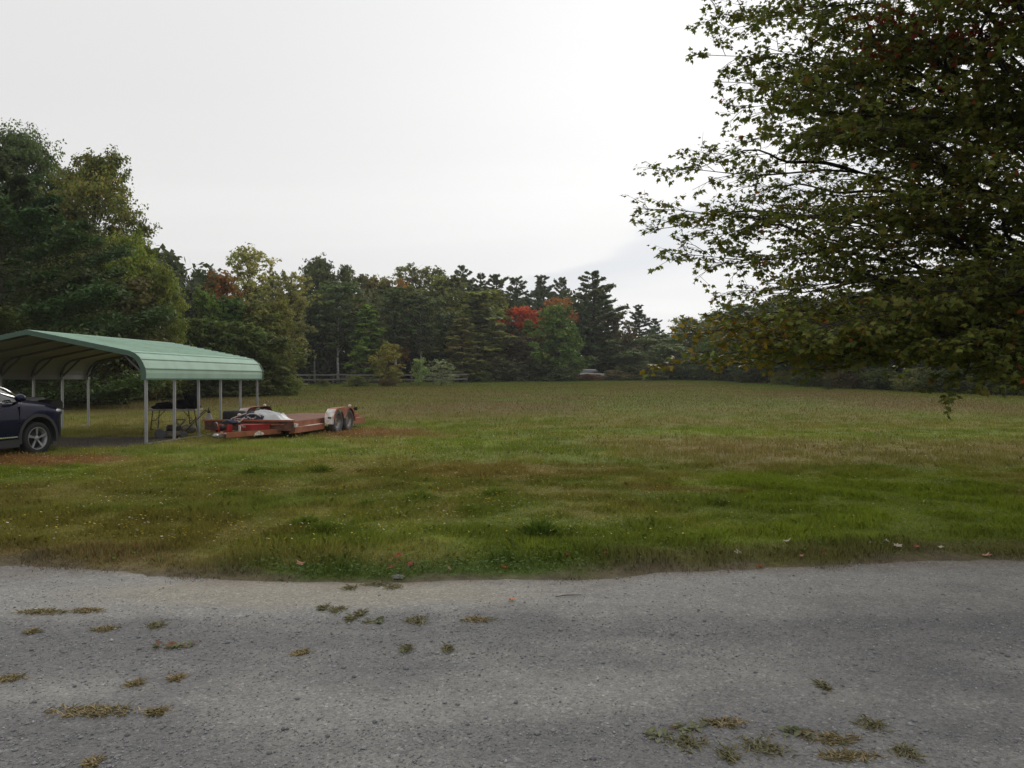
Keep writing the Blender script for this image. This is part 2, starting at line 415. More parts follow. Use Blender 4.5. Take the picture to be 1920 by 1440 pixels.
bp = N.new('ShaderNodeBump'); bp.inputs['Strength'].default_value = .8; bp.inputs['Distance'].default_value = .05; L.new(g1.outputs[0], bp.inputs['Height']); L.new(bp.outputs[0], b.inputs['Normal'])
o = N.new('ShaderNodeOutputMaterial'); L.new(b.outputs[0], o.inputs[0])
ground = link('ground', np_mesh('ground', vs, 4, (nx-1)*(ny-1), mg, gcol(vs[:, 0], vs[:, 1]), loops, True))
tag(ground, 'grassy field ground', kind='structure')

# ------------------------------------------------------------------ gravel road
xs = np.concatenate([-np.geomspace(318, 7.2, 30), np.linspace(-7, 7, 281), np.geomspace(7.2, 318, 30)])
ts = np.concatenate([np.linspace(0, .28, 40), np.linspace(.29, .6, 24), np.linspace(.65, 1, 8)])
verts = []
ed = road_edge(xs) + .10 + .20*(fbm(xs*1.3, xs*0+4, 4)-.5) + .05*(fbm(xs*7, xs*0+1, 2)-.5)
XX = np.repeat(xs[None, :], len(ts), 0); YY = ed[None, :] - ts[:, None]*14.0
ZZ = rz_road(XX, YY)
ZZ[0] = gz(XX[0], YY[0])-.012
vs = np.stack([XX.ravel(), YY.ravel(), ZZ.ravel()], 1); nx, ny = len(xs), len(ts)
ii, jj = np.meshgrid(np.arange(nx-1), np.arange(ny-1)); a = (jj*nx+ii).ravel(); loops = np.stack([a, a+nx, a+nx+1, a+1], 1).ravel()
x, y = vs[:, 0], vs[:, 1]
def road_col(x, y):
    tr = fbm(x*.085+2.3, y*1.9+fbm(x*.3, y*.4, 2)*1.2, 4)          # tracks that run along the road
    n2 = fbm(x*1.7, y*2.6, 4)
    dust = sstep(.34, .66, tr*.62+n2*.38)
    c = np.array([.168,.166,.165])*(1-dust[:, None]) + np.array([.275,.268,.252])*dust[:, None]
    sand = (1-sstep(.55, 1.15, np.sqrt(((x+1.55)/1.9)**2+((y-5.72)/.52)**2)+.5*(n2-.5)))
    c = c*(1-.8*sand[:, None]) + np.array([.31,.285,.235])*.8*sand[:, None]
    e = road_edge(x)-y
    rim = (1-sstep(.02, .42, e+.7*(n2-.5)))*(.35+.5*sstep(.45, .6, n2))
    c = c*(1-rim[:, None]) + np.array([.17,.13,.095])*rim[:, None]
    return c
mr_, nt, N, L = new_mat('gravel')
at = nd(nt, 'ShaderNodeAttribute', attribute_name='Col'); tc = N.new('ShaderNodeTexCoord')
v1 = nd(nt, 'ShaderNodeTexVoronoi', Scale=70.0, Randomness=1.0); L.new(tc.outputs['Object'], v1.inputs['Vector'])
v2 = nd(nt, 'ShaderNodeTexVoronoi', Scale=150.0, Randomness=1.0); L.new(tc.outputs['Object'], v2.inputs['Vector'])
n1 = nd(nt, 'ShaderNodeTexNoise', Scale=6.0, Detail=10.0, Roughness=.75); L.new(tc.outputs['Object'], n1.inputs['Vector'])
bw = N.new('ShaderNodeSeparateColor'); L.new(v1.outputs['Color'], bw.inputs[0])
bw2 = N.new('ShaderNodeSeparateColor'); L.new(v2.outputs['Color'], bw2.inputs[0])
c = mixc(nt, 1.0, at.outputs['Color'], ramp(nt, bw.outputs[0], [(0,(.76,.76,.775)), (.5,(1,1,1)), (.94,(1.08,1.08,1.08)), (1,(1.5,1.5,1.5))]), 'MULTIPLY')
c = mixc(nt, 1.0, c, ramp(nt, bw2.outputs[0], [(0,(.8,.8,.81)), (1,(1.17,1.17,1.16))]), 'MULTIPLY')
c = mixc(nt, 1.0, c, ramp(nt, n1.outputs[0], [(.3,(.86,.86,.87)), (.7,(1.13,1.13,1.11))]), 'MULTIPLY')
b = N.new('ShaderNodeBsdfPrincipled'); b.inputs['Roughness'].default_value = .95; b.inputs['Specular IOR Level'].default_value = .15
L.new(c, b.inputs['Base Color'])
hm = mixc(nt, .5, v1.outputs['Distance'], v2.outputs['Distance'])
hm = mixc(nt, .6, hm, n1.outputs[0])
bp = N.new('ShaderNodeBump'); bp.inputs['Strength'].default_value = .8; bp.inputs['Distance'].default_value = .011; bp.invert = True
L.new(hm, bp.inputs['Height']); L.new(bp.outputs[0], b.inputs['Normal'])
o = N.new('ShaderNodeOutputMaterial'); L.new(b.outputs[0], o.inputs[0])
road = link('gravel_road', np_mesh('gravel_road', vs, 4, (nx-1)*(ny-1), mr_, road_col(x, y), loops, True))
tag(road, 'grey gravel road', kind='structure')

# loose stones lying on the road
rng = np.random.RandomState(11)
n = 48000
yy = 2.2+4.7*rng.rand(n)**.9; xx = (rng.rand(n)-.5)*2*(yy*.72+.6)
keep = (yy < road_edge(xx)-.02) & (rng.rand(n) < .25+.9*sstep(.55, .4, fbm(xx*.085+2.3, yy*1.9+fbm(xx*.3, yy*.4, 2)*1.2, 4)))
keep &= ~((np.sqrt(((xx+1.55)/1.8)**2+((yy-5.72)/.5)**2) < .85) & (rng.rand(n) < .85))
xx, yy = xx[keep], yy[keep]; n = len(xx)
sz = .003+.0048*rng.rand(n)**2.4+.012*(rng.rand(n) > .975)*rng.rand(n)
octa = np.array([[1,0,0],[0,1,0],[-1,0,0],[0,-1,0],[0,0,.75],[0,0,-.6]], float)
V = octa[None]*(1+.5*(rng.rand(n, 6, 3)-.5))*sz[:, None, None]
ang = rng.rand(n)*6.283; ca, sa = np.cos(ang)[:, None], np.sin(ang)[:, None]
V = np.stack([V[..., 0]*ca-V[..., 1]*sa, V[..., 0]*sa+V[..., 1]*ca, V[..., 2]], 2)
V += np.stack([xx, yy, rz_road(xx, yy)+sz*.25], 1)[:, None, :]
tri = np.array([[0,1,4],[1,2,4],[2,3,4],[3,0,4],[1,0,5],[2,1,5],[3,2,5],[0,3,5]])
loops = (np.arange(n)[:, None, None]*6+tri[None]).ravel()
g = (.17+.20*rng.rand(n)); g[rng.rand(n) > .97] = .5
cols = np.repeat((g[:, None]*np.array([1,1,1.02])*(1+.1*(rng.rand(n, 3)-.5))), 6, 0)
st = link('gravel_stones', np_mesh('gravel_stones', V.reshape(-1, 3), 3, n*8, M['litter'], cols, loops))
tag(st, 'loose grey gravel stones', kind='stuff')

# ------------------------------------------------------------------ grass
def blades(n, xx, yy, h, wd, lean, col, rng, seg2=True):
    z = gz(xx, yy)-.01
    az = rng.rand(n)*6.283; face = rng.rand(n)*6.283
    dx, dy = np.cos(az), np.sin(az); wx, wy = np.cos(face)*wd*.5, np.sin(face)*wd*.5
    base = np.stack([xx, yy, z], 1); W = np.stack([wx, wy, 0*wx], 1)
    D = np.stack([dx, dy, 0*dx], 1)
    tip = base + D*(lean*h)[:, None] + np.array([0,0,1])*(h*np.sqrt(np.maximum(.15, 1-lean**2)))[:, None]
    jit = (1+(.5 if seg2 else .3)*(rng.rand(n, 1)-.5))
    c = col*jit
    if seg2:
        mid = base + D*(lean*h*.3)[:, None] + np.array([0,0,1])*(h*.58)[:, None]
        V = np.stack([base-W, base+W, mid+W*.75, tip, mid-W*.75], 1)
        return V.reshape(-1, 3), np.repeat(c, 5, 0), 5
    V = np.stack([base-W, base+W, tip], 1)
    return V.reshape(-1, 3), np.repeat(c, 3, 0), 3
def scatter(n, y0, y1, rng, pw=1.0, marg=5.0):
    yy = y0+(y1-y0)*rng.rand(int(n*1.3))**pw
    xx = (rng.rand(len(yy))-.5)*2*(yy*.70+marg)
    lx = .985*(xx+6.93)-.17*(yy-20.41); ly = .17*(xx+6.93)+.985*(yy-20.41)
    px = CX+F*xx/yy
    u = (xx+8.62)-.083*(yy-18.2)
    ok = (yy > road_edge(xx)-.30+.50*fbm(xx*2.3+4, yy*0+2, 3)-.18*rng.rand(len(yy))**3) & (yy < wood_edge(px)+2)
    ok &= ~((u > -5.9) & (u < -.1+.4*(rng.rand(len(yy))-.5)) & (yy > 17.4) & (yy < 20.5) & (rng.rand(len(yy)) < .9))
    ok &= ~((np.abs(lx) < 1.15) & (ly > -1.1) & (ly < 5.2) & (rng.rand(len(yy)) < .93))
    ok &= rng.rand(len(yy)) < (.35+.9*fbm(xx*1.4+5, yy*1.4, 3) if y0 < 20 else 1)
    ok &= rng.rand(len(yy)) < (sstep(22, 40, yy) if y0 > 20 else ((sstep(12, 15, yy)*(1-sstep(24, 40, yy))) if y0 > 10 else 1-sstep(12, 15, yy)))
    return xx[ok][:n], yy[ok][:n]
rng = np.random.RandomState(3)
GV = []
def grass_obj(name, n, y0, y1, hr, wr, pw, seg2, lean0=.75):
    xx, yy = scatter(n, y0, y1, rng, pw); k = len(xx)
    tuft = fbm(xx*2.2+31, yy*2.2, 3); big = fbm(xx*.5, yy*.5+9, 3)
    h = (hr[0]+(hr[1]-hr[0])*rng.rand(k))*((.45+.9*sstep(.35, .7, tuft))*(.7+.6*big) if y0 < 20 else (.8+.4*big))
    e = yy-road_edge(xx); h *= .45+.55*sstep(-.05, .25, e)
    h *= 1+.55*sstep(-2.9, -1.9, xx)*(1-sstep(.6, 1.6, xx))*sstep(-.05, .12, e)*(1-sstep(.8, 1.2, e))
    c = gcol(xx, yy)
    wd_ = wr[0]+(wr[1]-wr[0])*rng.rand(k)
    if y0 > 20: wd_ = wd_*.00062*yy
    V, C, np_ = blades(k, xx, yy, h, wd_, rng.rand(k)*lean0, c, rng, seg2)
    return link(name, np_mesh(name, V, np_, k, M['grass'], C*1.12))
tag(grass_obj('grass_verge', 640000, 5.9, 14.5, (.035,.085), (.004,.009), .9, True), 'short mixed green and brown grass near the road', kind='stuff')
tag(grass_obj('grass_meadow', 460000, 12, 40, (.05,.12), (.008,.018), .9, False), 'meadow grass around the carport and trailer', kind='stuff')
tag(grass_obj('grass_far', 420000, 22, 116, (.05,.12), (.7,1.3), .75, False), 'tan meadow grass across the far field', kind='stuff')

# clover and broad low leaves mixed in the verge
n = 26000
yy = 6.0+5.5*rng.rand(n)**2.0; xx = (rng.rand(n)-.5)*2*(yy*.7+.5)
e = yy-road_edge(xx)
pr = .12+.9*(1-sstep(.5, 1.1, e))*sstep(-2.9, -1.8, xx)*(1-sstep(.1, 1.0, xx))
k = (e > -.08+.15*rng.rand(n)) & (rng.rand(n) < pr); xx, yy = xx[k], yy[k]; n = len(xx)
sz = .008+.014*rng.rand(n)**1.5
az = rng.rand(n)*6.283; u = np.stack([np.cos(az), np.sin(az), .5*(rng.rand(n)-.5)], 1); v = np.stack([-np.sin(az), np.cos(az), .9*(rng.rand(n)-.5)], 1)
c0 = np.stack([xx, yy, gz(xx, yy)+.02+.075*rng.rand(n)*(.4+.8*fbm(xx*2.2+31, yy*2.2, 3))], 1)
V = np.stack([c0-u*sz[:, None], c0-v*sz[:, None]*.6, c0+u*sz[:, None], c0+v*sz[:, None]*.6], 1).reshape(-1, 3)
cl = np.array([.085,.135,.034])*(.6+.8*rng.rand(n, 1))*(1+.25*(rng.rand(n, 3)-.5))
gc = link('clover', np_mesh('clover', V, 4, n, M['grass'], np.repeat(cl, 4, 0))); tag(gc, 'clover and low broad leaves in the verge', kind='stuff')

# small wild flowers
n = 11000
yy = 6.9+17*rng.rand(n)**1.15; xx = (rng.rand(n)-.5)*2*(yy*.69); 
k = (rng.rand(n) < (.15+.85*(1-sstep(-1, 3, xx)))*sstep(.30, .62, fbm(xx*.45+70, yy*.45, 3))) & (yy > road_edge(xx)+.5)
u_ = (xx+8.62)-.083*(yy-18.2); k &= ~((u_ > -6) & (u_ < .1) & (yy > 15)); 
xx, yy = xx[k], yy[k]; n = len(xx)
sz = (.006+.007*rng.rand(n))*(1+.5*sstep(9, 20, yy))
ang = np.arange(6)*math.pi/3
tilt = (rng.rand(n, 2)-.5)*.9
hx = np.cos(ang)[None]*sz[:, None]; hy = np.sin(ang)[None]*sz[:, None]
V = np.stack([xx[:, None]+hx, yy[:, None]+hy, (gz(xx, yy)+.07+.09*rng.rand(n))[:, None]+hx*tilt[:, :1]+hy*(tilt[:, 1:]-.35)], 2).reshape(-1, 3)
pal = np.array([[.62,.42,.03],[.60,.56,.36],[.66,.50,.08],[.58,.57,.50]])
fc = pal[rng.choice(4, n, p=[.33,.27,.25,.15])]
fl = link('wildflowers', np_mesh('wildflowers', V, 6, n, M['litter'], np.repeat(fc, 6, 0))); tag(fl, 'tiny yellow and cream wildflowers in the grass', kind='stuff')

# brown seed heads standing in the far meadow
n = 7000
yy = 15+62*rng.rand(n)**1.2; xx = (rng.rand(n)-.5)*2*(yy*.69); px = CX+F*xx/yy
k = (yy < wood_edge(px)-12) & (rng.rand(n) < sstep(.35, .65, fbm(xx*.3+8, yy*.3, 3))) & ~((xx < -4) & (yy < 27))
xx, yy = xx[k], yy[k]; n = len(xx)
h = (.07+.13*rng.rand(n))*(.6+.4*sstep(20, 45, yy)); wv = .006+.00045*yy; z = gz(xx, yy)
lx = (rng.rand(n)-.5)*.12
A = np.stack([xx, yy, z], 1); T = np.stack([xx+lx, yy, z+h], 1); W = np.stack([wv, 0*wv, 0*wv], 1)
V = np.stack([A-W*.25, A+W*.25, T-np.array([0,0,.06])+W*.8, T, T-np.array([0,0,.06])-W*.8], 1).reshape(-1, 3)
cs = np.array([.17,.115,.06])*(.6+.8*rng.rand(n, 1))
sh = link('seed_heads', np_mesh('seed_heads', V, 5, n, M['grass'], np.repeat(cs, 5, 0))); tag(sh, 'brown seed heads in the meadow', kind='stuff')

# ------------------------------------------------------------------ thin autumn haze
hm_, nt, N, L = new_mat('thin_haze')
pv = N.new('ShaderNodeVolumePrincipled'); pv.inputs['Color'].default_value = (.93,.95,1,1); pv.inputs['Density'].default_value = .00032; pv.inputs['Anisotropy'].default_value = .3
o = N.new('ShaderNodeOutputMaterial'); L.new(pv.outputs[0], o.inputs['Volume'])
hz = MB().box(-340, 340, -180, 440, -1.6, 27).build('haze', hm_); tag(hz, 'thin pale haze over the field', kind='stuff')

# ------------------------------------------------------------------ trees
def rand_unit(rng, n):
    v = rng.normal(size=(n, 3)); return v/np.linalg.norm(v, axis=1, keepdims=True)
def leaf_quads(c, nrm, size, rng, aspect=.62, fold=.0):
    """diamond leaves: centre, normal, size"""
    n = len(c)
    r = rand_unit(rng, n)
    u = r-nrm*np.sum(r*nrm, 1, keepdims=True); u /= np.linalg.norm(u, axis=1, keepdims=True)+1e-9
    v = np.cross(nrm, u)
    s = size[:, None]*.5
    return np.stack([c-u*s, c-v*s*aspect+nrm*s*fold, c+u*s, c+v*s*aspect+nrm*s*fold], 1).reshape(-1, 3)
def broadleaf_mesh(seed, H, RW, z0, nclump, per, leaf, prof='round', bark=None, airy=0.0, mottle=.35, flat=.75, trunk_r=None, yellow=0.0, multi=1):
    """one broadleaf tree: trunk with limbs reaching into leaf clumps; returns trunk mesh and crown mesh"""
    rng = np.random.RandomState(seed); rnd = random.Random(seed)
    tm = MB(); tr = trunk_r or H*.013
    def prof_f(t):
        if prof == 'round': return np.sqrt(np.clip(1-(2*t-.95)**2*.95, 0.02, 1))
        if prof == 'oval': return np.clip(np.sin(np.pi*np.clip(t*.86+.08, 0, 1))**.5, .15, 1)
        if prof == 'cone': return np.clip((1-t)**.75*(.35+2.2*np.clip(t+.08, 0, .3)), .06, 1)
        if prof == 'top': return np.clip(np.sin(np.pi*np.clip(t*.68+.18, 0, 1))**.8, .1, 1)*(.65+.35*t)
        if prof == 'bush': return np.clip(np.sqrt(1-t*t*.92), .15, 1)
    tops = []
    for k in range(multi):
        off = Vector((rnd.uniform(-1,1), rnd.uniform(-1,1), 0))*(RW*.35 if multi > 1 else 0)
        pts = []; ph = rnd.random()*6; 
        for i in range(9):
            t = i/8
            pts.append(Vector((math.sin(ph+t*4)*RW*.05*t, math.cos(ph*1.3+t*3.4)*RW*.05*t, -.15+t*(H*.9+.15)))+off*(.25+t))
        tm.tube(pts, [tr*(1.25 if i == 0 else 1)*(1-.86*i/8)/math.sqrt(multi) for i in range(9)], 7); tops.append(pts)
    Cs = []; 
    for i in range(nclump):
        t = ((i+rng.rand())/nclump)**.9
        a = i*2.399+rng.rand()*.9
        lob = .78+.35*math.sin(a*2+seed)+.16*rng.normal()
        rr = RW*float(prof_f(np.array(t)))*lob*(.45+.55*math.sqrt(rng.rand()))
        Cs.append((np.array([rr*math.cos(a), rr*math.sin(a), z0+(H-z0)*t*.97]), t))
    allp = []; alln = []; allc = []
    for (c, t) in Cs:
        rc = RW*(.27+.17*rng.rand())*(1-.25*t) * (1.15 if nclump < 40 else 1)
        if prof in ('cone',): rc *= .8
        pts = tops[rnd.randrange(multi)]
        if rng.rand() < .75:
            zs = min(max(c[2]-RW*.55*(.6+rng.rand()*.7), H*.06), H*.86); f = (zs+.15)/(H*.9+.15)*8; i0 = min(7, int(f)); s = pts[i0].lerp(pts[i0+1], f-i0)
            e = Vector(c); m1 = s.lerp(e, .4)+Vector((0,0,RW*.10)); m2 = s.lerp(e, .75)+Vector((0,0,RW*.08))
            r0 = tr*(.16+.3*(1-zs/H)); tm.tube([s, m1, m2, e], [r0, r0*.75, r0*.45, r0*.15], 5)
            for q in range(2):
                e2 = e+Vector((rnd.uniform(-1,1), rnd.uniform(-1,1), rnd.uniform(-.3,1)))*rc*.95
                tm.tube([m2, m2.lerp(e2, .5)+Vector((0,0,rc*.1)), e2], [r0*.4, r0*.25, r0*.1], 4)
        k = max(4, int(per*1.7*(.55+.9*rng.rand())*(1-airy*.4*t)))
        # twiggy sprays rather than a smooth ball
        ns = max(3, k//14); sp = rand_unit(rng, ns)*(rng.rand(ns, 1)**.45)*rc*np.array([1.15,1.15,flat])
        sp *= (1+.35*rng.normal(size=(ns, 1)))
        idx = rng.randint(0, ns, k)
        p = c + sp[idx] + rng.normal(size=(k, 3))*rc*np.array([.17,.17,.11])
        out = p-c; out /= np.linalg.norm(out, axis=1, keepdims=True)+1e-6
        nr = out*.5+np.array([0,0,.55])+rng.normal(size=(k, 3))*.55; nr /= np.linalg.norm(nr, axis=1, keepdims=True)
        base = 1+mottle*(rng.rand()-.5)*1.3
        col = np.ones((k, 3))*base*(1+.5*(rng.rand(k, 1)-.5))
        hue = (rng.rand()-.5)*.25+(rng.rand(k)-.5)*.22
        col[:, 0] *= 1+hue+yellow*(rng.rand(k) < .2); col[:, 1] *= 1+hue*.3+.5*yellow*(rng.rand(k) < .2); 
        allp.append(p); alln.append(nr); allc.append(col)
    p = np.concatenate(allp); nr = np.concatenate(alln); col = np.concatenate(allc)
    k = p[:, 2] > .05; p, nr, col = p[k], nr[k], col[k]
    n = len(p); sz = leaf*1.1*(.6+.8*rng.rand(n))
    V = leaf_quads(p, nr, sz, rng)
    crown = np_mesh('crown', V, 4, n, M['leaf'], np.repeat(col, 4, 0))
    t_ = MB(); t_ = tm
    me = bpy.data.meshes.new('trunk'); me.from_pydata(t_.v, [], t_.f); me.polygons.foreach_set('use_smooth', t_.sm); me.materials.append(bark or M['bark']); me.update()
    return me, crown
def pine_mesh(seed, H, RW, z0, leaf, dens=1.0, wild=.35, point=.8, plates=True):
    rng = np.random.RandomState(seed); rnd = random.Random(seed)
    tm = MB(); tr = H*.014
    tm.tube([(math.sin(i*.9+seed)*.06*i*.3, math.cos(i*.7)*.06*i*.3, -.15+i/8*(H+.1)) for i in range(9)], [tr*(1.2-.98*i/8) for i in range(9)], 7)
    P_, N_, C_ = [], [], []
    z = z0
    while z < H*.985:
        t = (z-z0)/(H-z0)
        nb = rnd.randint(4, 6) if t < .85 else rnd.randint(3, 4)
        a0 = rnd.random()*6.28
        for b in range(nb):
            if rnd.random() < .10: continue
            a = a0+b*6.283/nb+rnd.uniform(-.35,.35)
            Lb = RW*((1-t)**point*.98+.05)*(1+wild*rnd.gauss(0, .8))*(.75 if t < .06 else 1)
            Lb = max(.25, min(Lb, RW*1.25))
            el = R(-8+38*t+rnd.uniform(-9,9)); d = Vector((math.cos(a)*math.cos(el), math.sin(a)*math.cos(el), math.sin(el)))
            s = Vector((0,0,z)); e = s+d*Lb+Vector((0,0,.10*Lb)); m = s+d*Lb*.55-Vector((0,0,.04*Lb))
            r0 = tr*.32*(1-.6*t); tm.tube([s, m, e], [r0, r0*.6, r0*.2], 4)
            k = int(dens*(16+Lb/RW*120*(.35+RW/6)))
            f = .22+.8*np.sqrt(rng.rand(k))*.98 if plates else rng.rand(k)
            f = np.clip(f, .1, 1.04)
            side = (rng.rand(k)-.5)*2*Lb*.33*(1.15-f)*1.25+rng.normal(size=k)*.05*Lb
            pos = np.array(s)[None]*(1-f)[:, None]**2+2*((1-f)*f)[:, None]*np.array(m)[None]+(f**2)[:, None]*np.array(e)[None]
            sd = np.array([-math.sin(a), math.cos(a), 0])
            pos = pos+side[:, None]*sd+np.stack([rng.normal(size=k)*.03*Lb, rng.normal(size=k)*.03*Lb, np.abs(rng.normal(size=k))*.05*Lb-.06*np.abs(side)], 1)
            nr = np.array([0,0,.8])+rng.normal(size=(k, 3))*.6; nr /= np.linalg.norm(nr, axis=1, keepdims=True)
            base = 1+.4*(rng.rand()-.5)
            P_.append(pos); N_.append(nr); C_.append(np.ones((k, 3))*base*(1+.45*(rng.rand(k, 1)-.5))*np.array([1,1,1])*(1+.10*rng.normal(size=(1, 3))))
        z += H*(.030+.018*rnd.random())*(1.15-.35*t)
    p = np.concatenate(P_); nr = np.concatenate(N_); col = np.concatenate(C_); n = len(p)
    V = leaf_quads(p, nr, leaf*(.6+.8*rng.rand(n)), rng, aspect=.42)
    crown = np_mesh('crown', V, 4, n, M['needle'], np.repeat(col, 4, 0))
    me = bpy.data.meshes.new('trunk'); me.from_pydata(tm.v, [], tm.f); me.polygons.foreach_set('use_smooth', tm.sm); me.materials.append(M['bark']); me.update()
    return me, crown
def measured(tm, cm):
    co_ = np.empty(len(cm.vertices)*3, np.float32); cm.vertices.foreach_get('co', co_); co_ = co_.reshape(-1, 3)
    return tm, cm, float(np.percentile(co_[:, 2], 99.6)), float(np.percentile(np.hypot(co_[:, 0], co_[:, 1]), 90))
VAR = {}
def variant(key):
    """(trunk mesh, crown mesh, height, half width) of one tree form"""
    if key in VAR: return VAR[key]
    k, s = key
    if k == 'oak':      d = broadleaf_mesh(100+s, 18, 4.6, 3.5, 62, 170, .36, 'round', mottle=.5), 18, 4.9
    elif k == 'broad':  d = broadleaf_mesh(200+s, 14, 3.6, 1.6, 60, 140, .33, 'oval', mottle=.5), 14, 3.9
    elif k == 'full':   d = broadleaf_mesh(300+s, 11, 3.4, .4, 64, 150, .31, 'oval', mottle=.35), 11, 3.7
    elif k == 'airy':   d = broadleaf_mesh(400+s, 16, 3.2, 3.0, 84, 95, .27, 'top', airy=.4, mottle=.5), 16, 3.7
    elif k == 'aspen':  d = broadleaf_mesh(500+s, 15, 2.5, 5.6, 50, 105, .28, 'oval', bark=M['pale_bark'], mottle=.35, trunk_r=.115), 15, 2.8
    elif k == 'sapling': d = broadleaf_mesh(650+s, 5, 1.7, .5, 26, 120, .17, 'oval', mottle=.4, airy=.3, trunk_r=.06), 5, 1.9
    elif k == 'narrow': d = broadleaf_mesh(600+s, 12, 1.7, .8, 52, 110, .28, 'cone', mottle=.4), 12, 2.0
    elif k == 'bush':   d = broadleaf_mesh(700+s, 3.2, 2.0, .15, 34, 110, .17, 'bush', mottle=.35, multi=4, trunk_r=.05), 3.2, 2.35
    elif k == 'pine':   d = pine_mesh(800+s, 20, 4.2, 2.0, .62, 1.25, wild=.5, point=.62), 20, 4.3
    elif k == 'spruce': d = pine_mesh(900+s, 12, 2.4, .6, .42, 1.0, wild=.2, point=.95), 12, 2.4
    VAR[key] = measured(*d[0]); return VAR[key]
GRP = {}
def tree(name, label, key, px, top, wpx, Y, col, group=None, rot=None, cat=None, sink=0, meshes=None):
    tm, cm, H, HW = meshes or variant(key)
    b = on(px, Y); h = CAM_H-(top-HY)/F*Y-b.z; half = wpx/2/F*Y
    o = thing(name, label, cat or name.replace('_', ' '), b-Vector((0,0,sink)), rot if rot is not None else (px*1.7) % 6.28, group)
    sxy = half/HW; sz = h/H
    t = link('trunk', tm, o); c = link('crown', cm, o)
    for q in (t, c): q.scale = (sxy, sxy, sz)
    c.color = (col[0]*2.35, col[1]*2.5, col[2]*1.85, 1)
    return o
OLIVE=(.066,.072,.028); DKG=(.038,.052,.024); GRN=(.058,.084,.026); YEL=(.115,.115,.030); TANG=(.105,.092,.042); PINEC=(.036,.054,.032); BLUG=(.056,.070,.038); RED=(.21,.038,.020)
BRN=(.115,.070,.036); ORA=(.19,.082,.028); LIME=(.095,.125,.034); GREYG=(.15,.165,.115); GOLD=(.20,.145,.035)
# --- the left group behind the carport
near_pine = measured(*pine_mesh(41, 12, 6.3, .5, .22, 9.0, wild=.22, point=.62))
tree('pine_tree', 'big dark blue green pine standing behind the carport at the left edge', None, 0, 326, 470, 38, (.031,.045,.022), meshes=near_pine)
oak1 = measured(*broadleaf_mesh(42, 19, 5.2, 4, 84, 420, .22, 'round', mottle=.45))
tree('oak_tree', 'tallest dark green oak rising above the pine at the left edge', None, 36, 250, 190, 55, (.042,.054,.026), meshes=oak1)
mp1 = measured(*broadleaf_mesh(43, 16, 4.2, 2.5, 92, 400, .20, 'oval', mottle=.55, airy=.3, yellow=.5))
tree('maple_tree', 'tall olive brown maple with ragged top right of the tall oak', None, 178, 298, 178, 51, (.062,.064,.024), meshes=mp1)
yg = measured(*broadleaf_mesh(44, 11, 3.4, 1.0, 80, 400, .19, 'oval', mottle=.5, yellow=.5))
tree('maple_tree', 'yellowish green maple sloping down beside the tall olive maple', None, 248, 444, 112, 48, (.080,.090,.024), meshes=yg)
tree('ash_tree', 'olive green tree with mottled foliage left of the purplish spruce', None, 292, 500, 88, 47, (.072,.082,.026), meshes=yg, rot=2.4)
tree('birch_tree', 'brownish green tree between the pine and the carport roof', ('full',2), 245, 520, 140, 46, (.060,.052,.028))
tree('spruce_tree', 'narrow grey purple spruce between two green trees behind the carport', ('spruce',1), 353, 545, 62, 56, (.040,.044,.040))
tree('broadleaf_tree', 'bright green tree just right of the purplish spruce', ('full',1), 382, 545, 80, 58, (.060,.080,.024))
tree('broadleaf_tree', 'dark green tree under the orange tinted maple', ('full',3), 428, 562, 95, 60, (.036,.058,.020))
tree('broadleaf_tree', 'brown olive tree between the tan poplar and the rounded bush tree', ('full',2), 480, 572, 86, 60, (.074,.074,.028))
tree('broadleaf_tree', 'ochre tinted tree overhanging the dark gap at the fence end', ('broad',2), 520, 565, 76, 63, (.088,.080,.028))
tree('broadleaf_tree', 'rounded bush like tree reaching the grass past the carport end', ('full',4), 512, 630, 92, 55, (.062,.066,.028))
tree('broadleaf_tree', 'low dark green tree directly above the carport roof end', ('full',5), 442, 606, 110, 54, (.052,.066,.024))
tree('broadleaf_tree', 'low green tree above the middle of the carport roof', ('full',6), 372, 600, 110, 52, (.048,.062,.022))
tree('maple_tree', 'orange tinted maple in the gap left of the tan poplar', ('broad',1), 413, 512, 80, 76, (.135,.064,.026))
tree('poplar_tree', 'tall airy tan poplar standing above its neighbours left of centre', ('airy',1), 467, 466, 84, 80, (.150,.138,.066))
tree('poplar_tree', 'narrow tan green poplar beside the gap of sky', ('airy',2), 546, 512, 66, 84, (.125,.112,.052))
tree('poplar_tree', 'slim olive tree joining the tan poplar and the dark oak', ('airy',3), 508, 512, 40, 88, (.10,.092,.045))
for px, top, w_, lab in ((338,500,42,'small dark treetop left of the orange tinted maple'), (372,508,50,'dark round treetop behind the bright green tree'), (396,505,36,'small dark treetop touching the tan poplar')):
    tree('oak_tree', lab, ('oak',1), px, top, w_, 95, (.030,.040,.022))
tree('spruce_tree', 'pointed spruce top between the yellowish maple and tan poplar', ('spruce',2), 322, 505, 26, 90, (.030,.040,.024))
# shrubs at the foot of that group
for px, top, w_, Y, c, lab in ((40,690,120,42,DKG,'dark shrub under the big pine at the left edge'), (150,688,110,44,(.045,.05,.026),'dark shrub seen under the carport roof near the left posts'),
        (222,690,100,46,(.040,.045,.024),'dark brown shrub beneath the pine seen between the posts'), (300,696,110,49,(.060,.064,.030),'olive shrub seen through the carport above the table'),
        (385,700,120,51,(.040,.044,.022),'dark shrub below the roof edge between the middle posts'), (462,705,90,53,(.050,.052,.026),'brown green shrub behind the last carport post'), (545,704,45,54,(.070,.078,.028),'small light green shrub at the corner of the wood')):
    tree('shrub', lab, ('bush', int(px) % 3), px, top, w_, Y, c)
